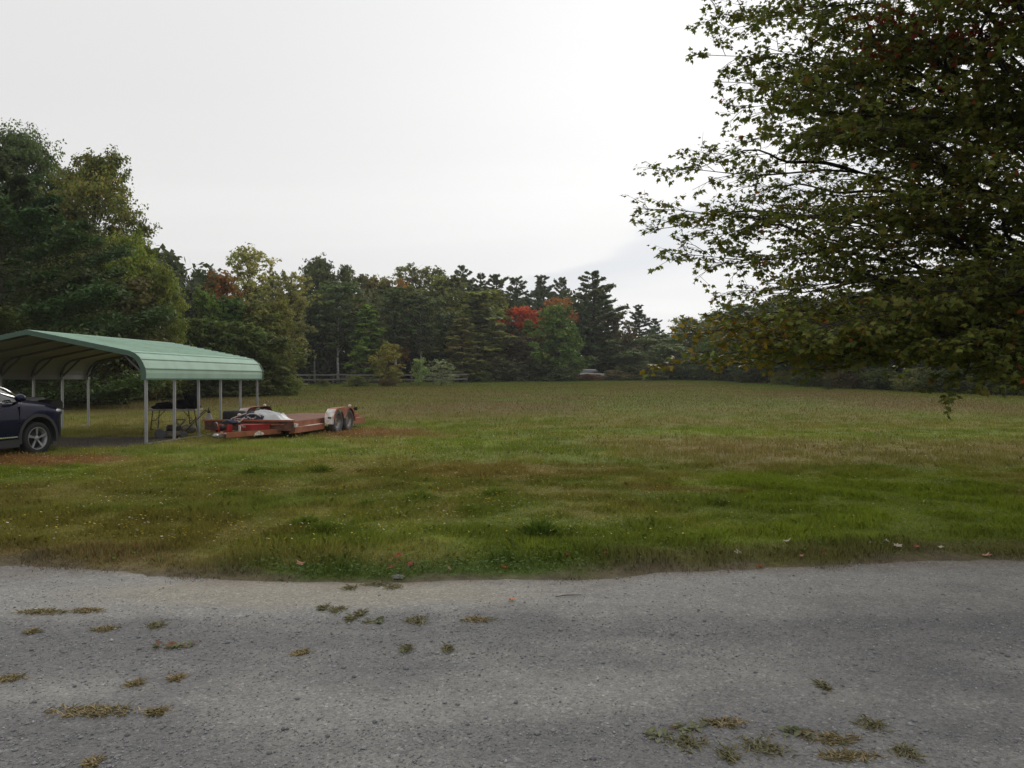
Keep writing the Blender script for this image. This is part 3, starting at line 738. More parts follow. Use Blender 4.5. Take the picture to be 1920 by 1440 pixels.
# --- the back row from the fence to the red maple
rows = [
 ('oak_tree','dark round oak top right of the gap of sky',('oak',2),598,486,98,112,(.052,.058,.028)),
 ('oak_tree','small dark oak top just right of the dark round oak',('oak',1),648,500,52,114,(.050,.054,.028)),
 ('aspen_tree','blue green aspen with two pale leaning trunks behind the fence',('aspen',1),634,528,112,94,(.056,.070,.038)),
 ('aspen_tree','dark green aspen left of the pale leaning trunks',('aspen',2),590,560,80,98,(.034,.046,.028)),
 ('birch_tree','narrow bright green birch beside the golden round tree',('narrow',1),690,572,52,91,(.085,.115,.034)),
 ('broadleaf_tree','brownish green treetop above the narrow bright birch',('broad',3),690,518,74,108,(.078,.068,.036)),
 ('broadleaf_tree','brownish green treetop with spiky twigs beside the orange treetop',('broad',4),722,522,60,112,(.085,.074,.040)),
 ('maple_tree','small orange treetop in the middle of the back row',('oak',1),752,526,40,113,(.17,.085,.022)),
 ('broadleaf_tree','ragged olive treetop above the orange treetop',('airy',2),772,499,66,122,(.085,.082,.045)),
 ('broadleaf_tree','ragged olive treetop left of the row of pines',('airy',1),812,503,62,122,(.080,.076,.042)),
 ('aspen_tree','blue green aspen with thin pale trunks behind the golden tree',('aspen',3),742,540,100,99,(.054,.066,.036)),
 ('aspen_tree','green aspen with thin pale trunk behind the grey green shrub',('aspen',1),790,552,84,98,(.050,.060,.032)),
 ('broadleaf_tree','wide olive tree below the first pine of the row',('broad',2),836,520,108,113,(.078,.080,.030)),
 ('broadleaf_tree','yellow olive tree tucked between wide olive tree and pines',('broad',5),918,545,90,112,(.085,.084,.028)),
 ('poplar_tree','tall column of mottled tan green leaves left of the red maple',('narrow',2),897,548,96,101,(.090,.094,.042)),
 ('poplar_tree','shorter tan conical tree in front of the mottled column',('narrow',3),866,598,62,93,(.105,.092,.048)),
 ('broadleaf_tree','dark green tree filling the gap behind the tan conical tree',('full',1),838,590,80,104,(.034,.046,.026)),
 ('broadleaf_tree','dark tree under the red maple on its left',('full',2),945,610,70,108,(.036,.040,.024)),
 ('maple_tree','scarlet red maple glowing in the middle of the wood',('broad',3),981,577,82,109,RED),
 ('broadleaf_tree','purple brown tree directly below the scarlet maple',('full',5),982,632,90,104,(.062,.045,.034)),
 ('broadleaf_tree','small yellow green tree in front of the scarlet maple',('narrow',1),990,600,34,106,(.095,.105,.026)),
 ('maple_tree','rust brown maple top behind the bright green tree',('broad',4),1046,560,62,114,(.165,.070,.034)),
 ('broadleaf_tree','bright green dense tree reaching the ground right of the scarlet maple',('full',3),1046,574,92,104,(.064,.090,.030)),
 ('pine_tree','tallest white pine with layered branches right of centre',('pine',1),1112,512,140,116,(.052,.062,.034)),
 ('broadleaf_tree','brown tinted tree leaning on the right of the tallest white pine',('broad',1),1152,588,62,120,(.078,.058,.030)),
 ('pine_tree','shorter pine standing right of the tallest white pine',('pine',2),1198,573,72,132,(.046,.060,.040)),
 ('pine_tree','pine with bare top at the low end of the tree line',('pine',3),1228,598,50,138,(.048,.060,.042)),
 ('broadleaf_tree','distant hazy round tree left of the yellow maple tips',('oak',3),1292,597,90,140,(.062,.070,.042)),
 ('broadleaf_tree','distant hazy tree behind the yellow maple tips',('oak',1),1345,585,90,130,(.060,.068,.036)),
 ('broadleaf_tree','olive tree below the low end of the tree line',('full',4),1240,628,110,124,(.062,.074,.036)),
 ('broadleaf_tree','dark green tree under the shorter pine',('full',6),1185,640,80,122,(.046,.056,.030)),
]
for nm, lab, key, px, top, w_, Y, c in rows: tree(nm, lab, key, px, top, w_, Y, c)
pl = [(868,501,62,128,'leftmost pine of the dark row on the skyline'),(902,515,60,130,'second pine from the left in the dark skyline row'),(930,516,62,130,'third pine from the left in the dark skyline row'),
      (968,521,66,132,'middle pine of the dark skyline row above the scarlet maple'),(1014,518,72,131,'broad pine right of the middle of the dark skyline row'),(1053,522,46,133,'thin spindly pine next to the tallest white pine')]
for i, (px, top, w_, Y, lab) in enumerate(pl):
    tree('pine_tree', lab, ('pine', i % 3+1), px, top, w_*1.45, Y, (.052,.062,.034), 'pines in a row on the skyline', rot=i*1.3)
# low shrubs, hedge and young trees along the far edge of the field
sh_ = [
 ('shrub','small round olive bush in front of the fence at its left',('bush',0),606,711,22,76,(.070,.066,.030)),
 ('shrub','wide low olive bush in front of the fence',('bush',1),668,704,56,77,(.078,.078,.034)),
 ('young_maple_tree','golden yellow round tree in front of the fence',('sapling',1),728,643,56,79,(.112,.094,.032)),
 ('shrub','brown weedy bush under the golden yellow tree',('bush',2),728,709,40,78.5,(.085,.062,.042)),
 ('shrub','pointed grey green bush in front of the fence right of the golden tree',('sapling',2),785,672,36,80,(.115,.135,.075)),
 ('shrub','silvery grey bush in front of the fence at its right',('sapling',3),827,674,48,81,(.135,.140,.125)),
 ('shrub','dark green bush at the right end of the fence',('bush',1),880,676,60,94,(.050,.062,.032)),
 ('shrub','dark brown green bush left of the scarlet maple foot',('bush',2),928,666,76,99,(.052,.050,.034)),
 ('shrub','low dark bush under the purple brown tree',('bush',0),985,676,84,101,(.046,.048,.032)),
 ('shrub','dark bush at the foot of the bright green tree',('bush',1),1045,684,84,101,(.044,.052,.030)),
 ('hedge_bush','reddish low bush in front of the white car roof',('bush',2),1104,701,64,106,(.105,.055,.045)),
 ('hedge_bush','brown low hedge bush right of the white car roof',('bush',0),1152,693,70,107,(.075,.060,.042)),
 ('hedge_bush','dark low hedge bush left of the orange maple tip',('bush',1),1215,690,80,109,(.048,.050,.034)),
 ('shrub','olive shrub mass right of the tallest white pine',('full',2),1188,656,72,112,(.066,.078,.036)),
 ('shrub','large olive shrub under the low end of the tree line',('full',5),1250,646,86,114,(.060,.072,.034)),
 ('shrub','green shrub behind the orange maple tip',('bush',2),1300,668,90,112,(.046,.056,.030)),
 ('shrub','tiny lone bush standing in the field under the maple',('narrow',3),1553,711,12,66,(.050,.050,.034)),
]
for nm, lab, key, px, top, w_, Y, c in sh_: tree(nm, lab, key, px, top, w_, Y, c, cat='young tree' if nm.startswith('young') else 'shrub')
# --- dark wood at the right behind the foreground maple
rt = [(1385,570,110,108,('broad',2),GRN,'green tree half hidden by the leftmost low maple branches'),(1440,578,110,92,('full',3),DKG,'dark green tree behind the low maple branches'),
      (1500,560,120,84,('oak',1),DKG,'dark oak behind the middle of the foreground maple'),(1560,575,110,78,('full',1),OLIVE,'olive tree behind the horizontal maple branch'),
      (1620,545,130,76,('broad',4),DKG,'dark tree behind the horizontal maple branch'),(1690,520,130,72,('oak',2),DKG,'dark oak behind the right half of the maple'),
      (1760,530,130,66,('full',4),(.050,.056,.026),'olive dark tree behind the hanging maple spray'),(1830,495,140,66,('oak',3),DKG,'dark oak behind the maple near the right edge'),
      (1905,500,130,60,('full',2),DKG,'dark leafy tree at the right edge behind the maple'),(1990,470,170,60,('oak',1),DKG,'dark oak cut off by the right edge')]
for px, top, w_, Y, key, c, lab in rt: tree('oak_tree' if key[0] == 'oak' else 'broadleaf_tree', lab, key, px, top, w_, Y, tuple(v*.85 for v in c))  # leaf colours scaled down: shade behind the maple put into them
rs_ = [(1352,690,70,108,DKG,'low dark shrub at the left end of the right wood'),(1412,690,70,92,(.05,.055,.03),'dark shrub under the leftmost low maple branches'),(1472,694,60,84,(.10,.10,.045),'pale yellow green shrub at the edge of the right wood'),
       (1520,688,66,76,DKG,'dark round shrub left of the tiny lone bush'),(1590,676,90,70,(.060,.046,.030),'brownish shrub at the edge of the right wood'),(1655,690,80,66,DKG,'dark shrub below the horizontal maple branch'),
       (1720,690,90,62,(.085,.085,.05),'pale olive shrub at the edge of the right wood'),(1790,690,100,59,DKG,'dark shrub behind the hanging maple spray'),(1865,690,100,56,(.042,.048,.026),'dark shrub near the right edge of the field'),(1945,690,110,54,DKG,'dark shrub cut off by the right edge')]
for i, (px, top, w_, Y, c, lab) in enumerate(rs_): tree('shrub', lab, ('bush', i % 3), px, top, w_, Y, (c[0]*.8, c[1]*.76, c[2]*.55))  # shrub colours darkened too, the shade of this side painted in
# the depth of the wood behind the first rows: one mass
rng = np.random.RandomState(5)
Pp, Nn, Cc = [], [], []; tmw = MB()
for i in range(620):
    px = -260+2450*rng.rand()
    if px < 330: Y, top = 62+18*rng.rand(), 460+120*rng.rand()
    elif px < 560: Y, top = 92+14*rng.rand(), 545+50*rng.rand()
    elif px < 1130: Y, top = 124+14*rng.rand(), 545+50*rng.rand()
    elif px < 1380: Y, top = 138+12*rng.rand(), 632+20*rng.rand()
    else: Y, top = wood_edge(px)+14+14*rng.rand(), 560+60*rng.rand()-50*(px > 1750)
    b = on(px, Y); ht = CAM_H-(top-HY)/F*Y-b.z
    tmw.tube([b, b+Vector((.1,.1,ht*.8))], [.13,.05], 5)
    for q in range(9):
        zc_ = ht*(q+.3+.6*rng.rand())/9; rc = 1.0+1.5*rng.rand()
        c = np.array([b.x+rng.normal()*1.2, b.y+rng.normal()*1.2, b.z+zc_]); k = 34
        p = c+rand_unit(rng, k)*rng.rand(k, 1)**.4*rc*np.array([1.2,1.2,.7])
        nr = rng.normal(size=(k, 3))*.6+np.array([0,-.2,.6]); nr /= np.linalg.norm(nr, axis=1, keepdims=True)
        Pp.append(p); Nn.append(nr); Cc.append(np.ones((k, 3))*np.array([.070,.084,.042])*(np.array([.62,.60,.48]) if px > 1330 else 1)*(.75+.5*rng.rand())*(1+.4*(rng.rand(k, 1)-.5)))  # right end darkened to match, with shade put into the leaf colour
p = np.concatenate(Pp); nr = np.concatenate(Nn); c = np.concatenate(Cc)
V = leaf_quads(p, nr, .80*(.6+.8*rng.rand(len(p))), rng)
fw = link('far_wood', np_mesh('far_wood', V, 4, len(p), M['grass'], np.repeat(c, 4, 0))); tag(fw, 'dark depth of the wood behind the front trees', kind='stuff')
ft = tmw.build('far_wood_trunks', M['bark'], fix=False); tag(ft, 'dim trunks deep in the wood', kind='stuff')

# ------------------------------------------------------------------ the foreground maple
mt = thing('maple_tree', 'large foreground maple whose leafy branches hang in from the right', 'maple tree', (8.4,11.2,float(gz(8.4,11.2))))
base = Vector(mt.location); rnd = random.Random(21); rng = np.random.RandomState(21)
tk = MB()
def trunk_at(z): return Vector((8.4-.02*z+.06*math.sin(z), 11.2+.05*math.sin(z*.8), z))
tk.tube([trunk_at(z)-base for z in (-.2,0,.25,.6,1.5,3,4.5,6,7.5,9,10.5,12)], [.46,.40,.31,.27,.25,.235,.21,.18,.14,.10,.06,.03], 12)
wood = MB()
LP, LD, LC = [], [], []     # leaf point, outward direction, colour
GREEN = np.array([.128,.156,.036])
def add_leaf(p, d, tint):
    LP.append(p); LD.append(d); LC.append(tint)
def tint_of(kind):
    r = rnd.random()
    if kind == 'red' and r < .45: return np.array([.22,.035,.018])*rnd.uniform(.6,1.2)
    if kind == 'yellow' and r < .62: return np.array([.27,.19,.025])*rnd.uniform(.6,1.15)
    if kind == 'orange' and r < .25: return np.array([.34,.10,.02])*rnd.uniform(.7,1.1)
    if kind == 'gold' and r < .28: return np.array([.16,.125,.02])*rnd.uniform(.6,1.1)
    if r < .018: return np.array([.25,.07,.02])
    if r < .09: return np.array([.13,.115,.02])
    return GREEN*rnd.uniform(.65,1.35)*np.array([1+rnd.uniform(-.15,.35),1,1])
def limb(s, e, lift, r0, kind='', sec=.20, seclen=1.0, start=.28, lush=(6, 9)):
    s = Vector(s); e = Vector(e); Lg = (e-s).length; n = 12
    side = (e-s).cross(Vector((0,0,1))).normalized(); ph = rnd.random()*6
    pts = []
    for i in range(n+1):
        t = i/n
        pts.append(s.lerp(e, t)+Vector((0,0,lift*math.sin(math.pi*t)))+side*(.085*Lg*math.sin(ph+t*5.5)*math.sin(math.pi*t))+Vector((0,0,.03*Lg*math.sin(ph*2+t*9)*math.sin(math.pi*t))))
    wood.tube([p-base for p in pts], [max(.0045, r0*(1-t/n)**.9) for t in range(n+1)], 6)
    def at(t): f = t*n; i = min(n-1, int(f)); return pts[i].lerp(pts[i+1], f-i), (pts[i+1]-pts[i]).normalized()
    t = start; sg = 1
    while t < 1.0:
        p, d = at(t); sg = -sg
        up = Vector((0,0,1)); sd = d.cross(up).normalized()*sg
        L2 = seclen*(.28+.75*(1-t)**.6)*rnd.uniform(.6,1.25)
        d2 = (d*rnd.uniform(.55,.95)+sd*rnd.uniform(.5,.95)+up*(rnd.uniform(-.42,.62) if e.z > 2.0 else rnd.uniform(-.12,.45))).normalized()
        m = p+d2*L2*.5+Vector((0,0,.04*L2)); q = p+d2*L2+Vector((0,0,-.07*L2))
        wood.tube([p-base, m-base, q-base], [max(.004, r0*.3*(1-t)), .004, .0022], 4)
        u = .18
        while u <= 1.0:
            b = p.lerp(m, u*2) if u < .5 else m.lerp(q, u*2-1)
            d3 = (d2+Vector((rnd.gauss(0,.75), rnd.gauss(0,.75), rnd.gauss(.05,.4)))).normalized(); L3 = rnd.uniform(.07,.26)*(.7+.4*seclen)
            e3 = b+d3*L3
            wood.tube([b-base, e3-base], [.0028,.0014], 3)
            for g in range(rnd.randint(*lush)):
                f = rnd.uniform(.25,1.08)
                az = rnd.random()*6.283
                dl = (d3*.6+Vector((math.cos(az), math.sin(az), rnd.uniform(-.55,.2)))).normalized()
                add_leaf(b.lerp(e3, f)+dl*rnd.uniform(.02,.06), dl, tint_of(kind))
            u += .10/max(.45, L2)
        t += sec/Lg*rnd.uniform(.75,1.3)
    for g in range(7):
        dl = ((e-s).normalized()+Vector((rnd.gauss(0,.6), rnd.gauss(0,.6), rnd.gauss(-.1,.4)))).normalized(); add_leaf(e+dl*.06, dl, tint_of(kind))
ends = [  # pixel of the tip, depth, lift, kind
 (1330,25,9.5,.5,''),(1328,105,10,.45,''),(1350,60,12,.4,''),(1385,205,10.5,.4,''),(1402,262,9,.35,''),(1460,150,8.6,.4,''),(1500,-80,10,.5,''),(1600,-160,9,.5,'red'),
 (1640,40,8.5,.4,'red'),(1700,-100,12,.5,'red'),(1410,-90,11,.5,''),(1490,272,10,.35,''),(1575,240,8.2,.3,''),(1800,-10,8.2,.4,''),(1600,110,13,.4,'red'),(1750,180,8.4,.3,''),(1885,90,8,.3,''),
 (1540,60,9.4,.4,''),(1432,90,9.6,.35,''),(1445,212,10.8,.3,''),(1402,150,11.2,.35,''),(1525,205,9.9,.3,''),(1452,255,11,.25,''),(1680,230,11,.3,'gold'),(1900,210,9.3,.25,''),(1720,90,10.5,.4,''),(1860,-60,10.5,.4,''),(1640,290,9.3,.25,'gold'),
 (1202,392,10,.32,'gold'),(1236,318,10.3,.42,''),(1252,474,9.7,.22,''),(1318,492,10.2,.22,''),(1375,350,10.8,.3,''),(1455,398,9,.25,''),(1560,425,8.6,.2,'gold'),(1648,370,8.3,.2,'gold'),
 (1705,430,9,.15,''),(1800,360,8.2,.2,''),(1330,430,10.8,.2,''),(1880,470,9.5,.1,''),
 (1385,545,10.5,.12,''),(1445,525,9,.15,''),(1345,598,10,.12,'gold'),(1272,628,9.5,.16,'yellow'),(1238,686,9.5,.18,'yellow'),(1330,668,9,.2,''),(1420,652,8.6,.15,''),(1522,604,8.2,.1,''),(1600,674,9,.2,'gold'),(1702,668,8.1,.2,''),
 (1782,728,8.6,.3,''),(1855,678,8,.2,''),(1655,560,8.2,.1,''),(1900,640,8.1,.1,''),(1480,664,10,.2,''),(1560,650,10.5,.1,'gold'),(1700,620,10.8,.1,''),(1820,560,9.5,.1,''),(1910,714,9,.2,''),(1660,640,9,.1,'gold'),(1780,640,7.8,.1,''),
 (1450,590,11,.1,''),(1600,540,11.5,.1,''),(1740,540,8.2,.1,''),(1890,560,10.8,.1,''),(1405,679,10.5,.15,''),(1540,694,9.6,.15,''),(1620,610,8,.1,''),(1850,620,8.8,.1,''),
]
for px, py, Y, lift, kind in ends:
    e = P(px, py, Y); z = e.z
    zs = max(1.7, min(8.5, z*.72+.45 if z > 2.2 else 1.75+.35*rnd.random()))
    s = trunk_at(zs); Lg = (e-s).length; lu = (4, 7) if px < 1480 and py > 260 else ((6, 9) if py < 270 else (5, 8))
    limb(s, e, lift, .008+.0042*Lg, kind, sec=.17, seclen=.62+.06*Lg, start=.25, lush=lu)
    for q in range(1 if rnd.random() < .75 else 2):      # forks that break away from the limb
        f = rnd.uniform(.35,.6); a_ = s.lerp(e, f)+Vector((0,0,lift*math.sin(math.pi*f))); e2 = e+Vector((rnd.uniform(.15,.9), rnd.uniform(-.9,.9), rnd.uniform(-.38,.42)))
        if e.z < 2.4: e2.z = max(e2.z, e.z+.02)
        if e2.y < 7.4: e2.y = 7.4+rnd.random()*.4
        limb(a_, e2, rnd.uniform(.05,.25), .012+.003*Lg, kind, sec=.17, seclen=.7, start=.25, lush=lu)
for i in range(20):   # the sides of the crown away from the photograph's view
    a = R(-115+250*i/19); el = .15+.75*((i*7) % 20)/20; Rr = 5.2*(1-.35*el)
    z = 2.2+8.6*el; e = Vector((8.4+Rr*math.cos(a), 11.2+Rr*math.sin(a)*1.0, z))
    if e.y < 7 and e.x < 6.5: e.x = 6.8
    s = trunk_at(max(1.8, z*.72)); limb(s, e, .4, .06, '', sec=.34, seclen=1.2, start=.25)
for i in range(70):   # extra unseen boughs beside and above the frame, added to shade the verge
    if i < 46: y_ = 3.6+4.6*rnd.random(); e = Vector((y_*.78+1.2+3.2*rnd.random(), y_, 1.9+6*rnd.random()))
    else: y_ = 7+4.5*rnd.random(); e = Vector((2.4+5*rnd.random(), y_, 1.58+.55*y_+.9+2.4*rnd.random()))
    limb(trunk_at(max(1.9, min(9, e.z*.75))), e, .4, .045, '', sec=.15, seclen=1.25, start=.3)
for i in range(14):
    a = i*2.4; z = 9+3.2*(i/13); Rr = 3.4*(1-i/15)+.5; e = Vector((8.4+Rr*math.cos(a), 11.2+Rr*math.sin(a), z+.4)); limb(trunk_at(z*.8), e, .3, .05, '', sec=.3, seclen=1.2)
tkm = tk.build('trunk', M['dark_bark'], mt, fix=False); brm = wood.build('branches', M['dark_bark'], mt, fix=False)
n = len(LP); LP = np.array([tuple(p) for p in LP]); LD = np.array([tuple(p) for p in LD]); LC = np.array(LC)
tip = LD+np.array([0,0,-.35]); tip /= np.linalg.norm(tip, axis=1, keepdims=True)
nr = np.array([0,0,1.0])+rng.normal(size=(n, 3))*.55; nr -= tip*np.sum(nr*tip, 1, keepdims=True); nr /= np.linalg.norm(nr, axis=1, keepdims=True)
sd = np.cross(tip, nr)
shape = np.array([[0,0],[.17,.02],[.40,-.02],[.33,.20],[.55,.46],[.26,.47],[.14,.60],[0,1.0],[-.14,.60],[-.26,.47],[-.55,.46],[-.33,.20],[-.40,-.02],[-.17,.02]])
sz = .070*(.55+.75*rng.rand(n))
V = LP[:, None, :] + sd[:, None, :]*(shape[None, :, 0:1]*sz[:, None, None]) + tip[:, None, :]*(shape[None, :, 1:2]*sz[:, None, None]) + nr[:, None, :]*((-.35*np.abs(shape[None, :, 0:1])+.12*rng.normal(size=(n, 1, 1))*shape[None, :, 1:2]**2)*sz[:, None, None])
V -= np.array(base)
lv = link('crown', np_mesh('maple_leaves', V.reshape(-1, 3), len(shape), n, M['maple'], np.repeat(LC, len(shape), 0)), mt)


# ------------------------------------------------------------------ carport
AX = math.atan(.083)
cp = thing('carport', 'open green metal roofed carport on galvanized posts', 'carport', (-8.66,18.2,0), -AX)   # local y runs along the carport, x to the right; origin at the near right post
Wd, Ln = 5.75, 6.45
prof = [(0.03,1.56),(.045,1.70),(.03,1.83),(-.03,1.96),(-.10,2.07),(-.20,2.15),(-.33,2.21)]
half = prof + [(-Wd/2, 2.715)]
full = half + [(-Wd-x, z) for x, z in prof[::-1]]
def ribbed(pl, ribs_at=.243, rh=.024, rw=.034):
    """add raised ribs across a polyline, returns the outer profile"""
    out = []; acc = .0; nxt = .235
    for (x0, z0), (x1, z1) in zip(pl, pl[1:]):
        d = math.hypot(x1-x0, z1-z0); ux, uz = (x1-x0)/d, (z1-z0)/d; nx_, nz_ = uz*1, -ux*1
        if nz_ < 0 or (abs(nz_) < .2 and nx_*(1 if x0 > -Wd/2 else -1) < 0): nx_, nz_ = -nx_, -nz_
        out.append((x0, z0)); t = nxt-acc
        while t < d-rw:
            for k, hh in ((0,0),(.22,rh),(.78,rh),(1,0)): out.append((x0+ux*(t+k*rw)+nx_*hh, z0+uz*(t+k*rw)+nz_*hh))
            t += ribs_at; nxt += ribs_at
        acc += d
        if nxt < acc: nxt = acc+.02
    out.append(pl[-1]); return out
op = ribbed(full)
rf = MB(); y0, y1 = -.16, Ln+.2
n = len(op)
vs = [(x, y0, z+.03) for x, z in op]+[(x, y1, z+.03) for x, z in op]+[(x, y0, z+.027) for x, z in op]+[(x, y1, z+.027) for x, z in op]
fs = [(i, i+1, n+i+1, n+i) for i in range(n-1)]+[(2*n+i, 3*n+i, 3*n+i+1, 2*n+i+1) for i in range(n-1)]+[(i, 2*n+i, 2*n+i+1, i+1) for i in range(n-1)]+[(n+i, n+i+1, 3*n+i+1, 3*n+i) for i in range(n-1)]
rf.add(vs, fs)
rfo = rf.build('roof', M['roof'], cp)
ul = MB(); zz = [(x*.999-.002, z+.018) for x, z in full]; n = len(zz)
ul.add([(x, y0+.02, z) for x, z in zz]+[(x, y1-.02, z) for x, z in zz]+[(x, y0+.02, z-.003) for x, z in zz]+[(x, y1-.02, z-.003) for x, z in zz], [(i, i+1, n+i+1, n+i) for i in range(n-1)]+[(2*n+i, 3*n+i, 3*n+i+1, 2*n+i+1) for i in range(n-1)])
ul.build('roof_lining', mat('pale_roof_underside', (.24,.24,.225), .6, var=.1), rfo, fix=False)
for yy_, nm in ((y0-.012, 'gable_trim'), (y1+.012, 'gable_trim')):
    tr_ = MB(); n = len(full)
    def ins(p, d):
        i = full.index(p); a_ = full[max(0, i-1)]; b_ = full[min(n-1, i+1)]; dx, dz = b_[0]-a_[0], b_[1]-a_[1]; l = math.hypot(dx, dz); return (p[0]+dz/l*d*(1), p[1]-dx/l*d*(1))
    outp = [ins(p, .045) for p in full]; inn = [ins(p, -.075) for p in full]
    vs = []
    for yq in (yy_-.01, yy_+.01): vs += [(x, yq, z+.0) for x, z in outp]+[(x, yq, z) for x, z in inn]
    fs = []
    for i in range(n-1):
        fs += [(i, i+1, n+i+1, n+i), (2*n+i, 3*n+i, 3*n+i+1, 2*n+i+1), (i, 2*n+i, 2*n+i+1, i+1), (n+i, n+i+1, 3*n+i+1, 3*n+i)]
    tr_.add(vs, fs).build(nm, M['trim'], cp)
ft_ = MB(); ft_.box(.05, .075, y0, y1, 1.565, 1.60); ft_.build('eave_trim', M['trim'], cp)
ft_ = MB(); ft_.box(-Wd-.075, -Wd-.05, y0, y1, 1.565, 1.60); ft_.build('eave_trim', M['trim'], cp)
tub = .06
for i in range(6):
    y = .03+i*(Ln-.06)/5
    for sx in (0, 1):
        m_ = MB(); x0 = -tub if not sx else -Wd; lean = .03*math.sin(i*2.1+sx)
        m_.bar((x0+tub/2, y, -.05), (x0+tub/2+lean*.3, y+lean*.2, 1.72), tub, tub, .006)
        m_.box(x0-.03, x0+tub+.03, y-.05, y+.05, -.02, .035+.0)
        m_.build('post', M['galv'], cp)
    bw_ = MB(); inn = [(x-.05 if x > -Wd/2 else x+.05, z-.045) for x, z in full]
    inn = [(x, z) for x, z in inn if z > 1.62]
    for (xa, za), (xb, zb) in zip(inn, inn[1:]): bw_.bar((xa, y, za), (xb, y, zb), .055, .055)
    # corner braces
    for s_ in (0, 1):
        a_ = (-.03, y, 1.66); b_ = (-.62, y, 2.20)
        if s_: a_ = (-Wd+.03, y, 1.66); b_ = (-Wd+.62, y, 2.20)
        bw_.bar(a_, b_, .035, .045)
    bw_.build('roof_bow', M['galv_dull'], cp)
for s_ in (0, 1):
    br = MB(); x0 = -tub if not s_ else -Wd
    br.box(x0, x0+tub, .062, Ln, -.02, .055, .004); br.build('base_rail', M['galv'], cp)

# ------------------------------------------------------------------ wheels
def wheel_mb(r, w_, rimr):
    t = MB(); t.lathe([(rimr,-w_*.42),(r*.9,-w_*.5),(r*.985,-w_*.36),(r,-w_*.15),(r,w_*.15),(r*.985,w_*.36),(r*.9,w_*.5),(rimr,w_*.42)], 36); return t
XROT = Matrix(((0,0,1,0),(0,1,0,0),(-1,0,0,0),(0,0,0,1)))   # local z -> x
def xform(mb, m4):
    mb.v = [tuple(m4 @ Vector(v)) for v in mb.v]; return mb

# ------------------------------------------------------------------ equipment trailer
TH = -math.atan2(.17,.985)
tl = thing('flatbed_trailer', 'rusty red tandem axle flatbed trailer parked in the grass', 'trailer', (-6.93,20.41,0), TH)
DL = 5.15
m_ = MB()
for k in range(9):
    x0 = -1.04+k*2.08/9; m_.box(x0+.004, x0+2.08/9-.004, .03, DL-.02, .405, .45+.003*((k*5) % 3), .004)
m_.build('deck', M['deck'], tl)
for s in (-1, 1):
    m_ = MB(); m_.box(min(s*1.05,s*1.22), max(s*1.05,s*1.22), .05, 1.95, .15, .30, .006); m_.build('side_beam', M['rust'], tl)
    m_ = MB(); m_.box(min(s*1.05,s*1.22), max(s*1.05,s*1.22), 3.62, DL, .16, .34, .006); m_.build('side_beam', M['rust'], tl)
    m_ = MB(); m_.box(min(s*1.055,s*1.21), max(s*1.055,s*1.21), .9, 1.93, .302, .306); m_.build('wear_strip', M['oldwhite'], tl)
    m_ = MB(); m_.box(min(s*1.02,s*1.05), max(s*1.02,s*1.05), .02, DL, .28, .45); m_.build('deck_side', M['rust'], tl)
m_ = MB(); m_.box(-1.02, 1.02, DL-.02, DL+.05, .2, .45, .006); m_.build('rear_crossbeam', M['rustdk'], tl)
m_ = MB()
for y in (.6,1.4,2.2,3.0,3.8,4.6): m_.box(-1.02, 1.02, y, y+.06, .30, .40)
m_.build('floor_frame', M['rustdk'], tl)
bh = MB(); bh.box(-1.34, 1.2, -.03, .02, .22, .46, .004); bhd = bh.build('front_board', M['rustdk'], tl)
m_ = MB(); m_.box(-1.38, 1.22, -.07, .05, .46, .505, .008); m_.build('front_rail', M['rust'], tl)
m_ = MB(); m_.box(-.95, .95, -.055, -.031, .37, .392); m_.build('front_strip', M['rust'], tl)
m_ = MB(); m_.box(1.07, 1.24, .06, .2, .305, .40, .006); m_.build('marker_block', M['oldwhite'], tl)
for s in (-1, 1):
    m_ = MB(); m_.bar((s*.78,.1,.20), (s*.06,-1.4,.19), .07, .13, .006); m_.build('tongue_beam', M['rust'], tl)
m_ = MB(); m_.bar((0,-1.30,.20), (0,-1.72,.19), .11, .09, .01); m_.lump((0,-1.74,.20), (.075,.10,.06), 3, .1); m_.build('coupler', M['steel'], tl)
m_ = MB(); m_.bar((.06,-1.36,.235), (.10,-1.36,.235), .2, .03); m_.build('rating_plate', M['tabletop'], tl)
m_ = MB(); m_.tube([(.22,-1.0,.02),(.22,-1.0,.42)], .03, 10); m_.box(.12,.32,-1.1,-.9,-.005,.02); m_.tube([(.22,-1.0,.40),(.30,-1.02,.42),(.34,-1.02,.36)], .01, 6); m_.build('jack', M['steel'], tl)
# white plate on the tongue beam
d_ = Vector((s*.06-.78, -1.5, 0)); 
ta, tb = Vector((.78,.1,.20)), Vector((.06,-1.4,.19)); td = (tb-ta).normalized(); tn = Vector((-td.y, td.x, 0)); tn = tn if tn.x > 0 else -tn
pm = ta.lerp(tb, .42)+tn*.040
poly = [(-.14,-.055),(.14,-.055),(.135,.0),(.0,.058),(-.135,.0)]
m_ = MB(); vs = [pm+td*x+Vector((0,0,z)) for x, z in poly]; vs2 = [v+tn*.004 for v in vs]; n = 5
m_.add(vs+vs2, [tuple(range(n)), tuple(range(n, 2*n))]+[(i, (i+1) % n, n+(i+1) % n, n+i) for i in range(n)]); m_.build('plate', M['oldwhite'], tl)
# red toolbox on the tongue
m_ = MB(); m_.prism([(-.02,-.62),(.34,-.62),(.58,-.10),(-.10,-.10)], 'z', .262, .385); tbx = m_.build('tongue_box', M['red'], tl)
m_ = MB(); m_.prism([(-.03,-.64),(.35,-.64),(.60,-.09),(-.11,-.09)], 'z', .388, .405); m_.build('lid', M['red'], tbx)
m_ = MB(); m_.box(.12,.20,-.657,-.645,.33,.39); m_.build('latch', M['steel'], tbx)
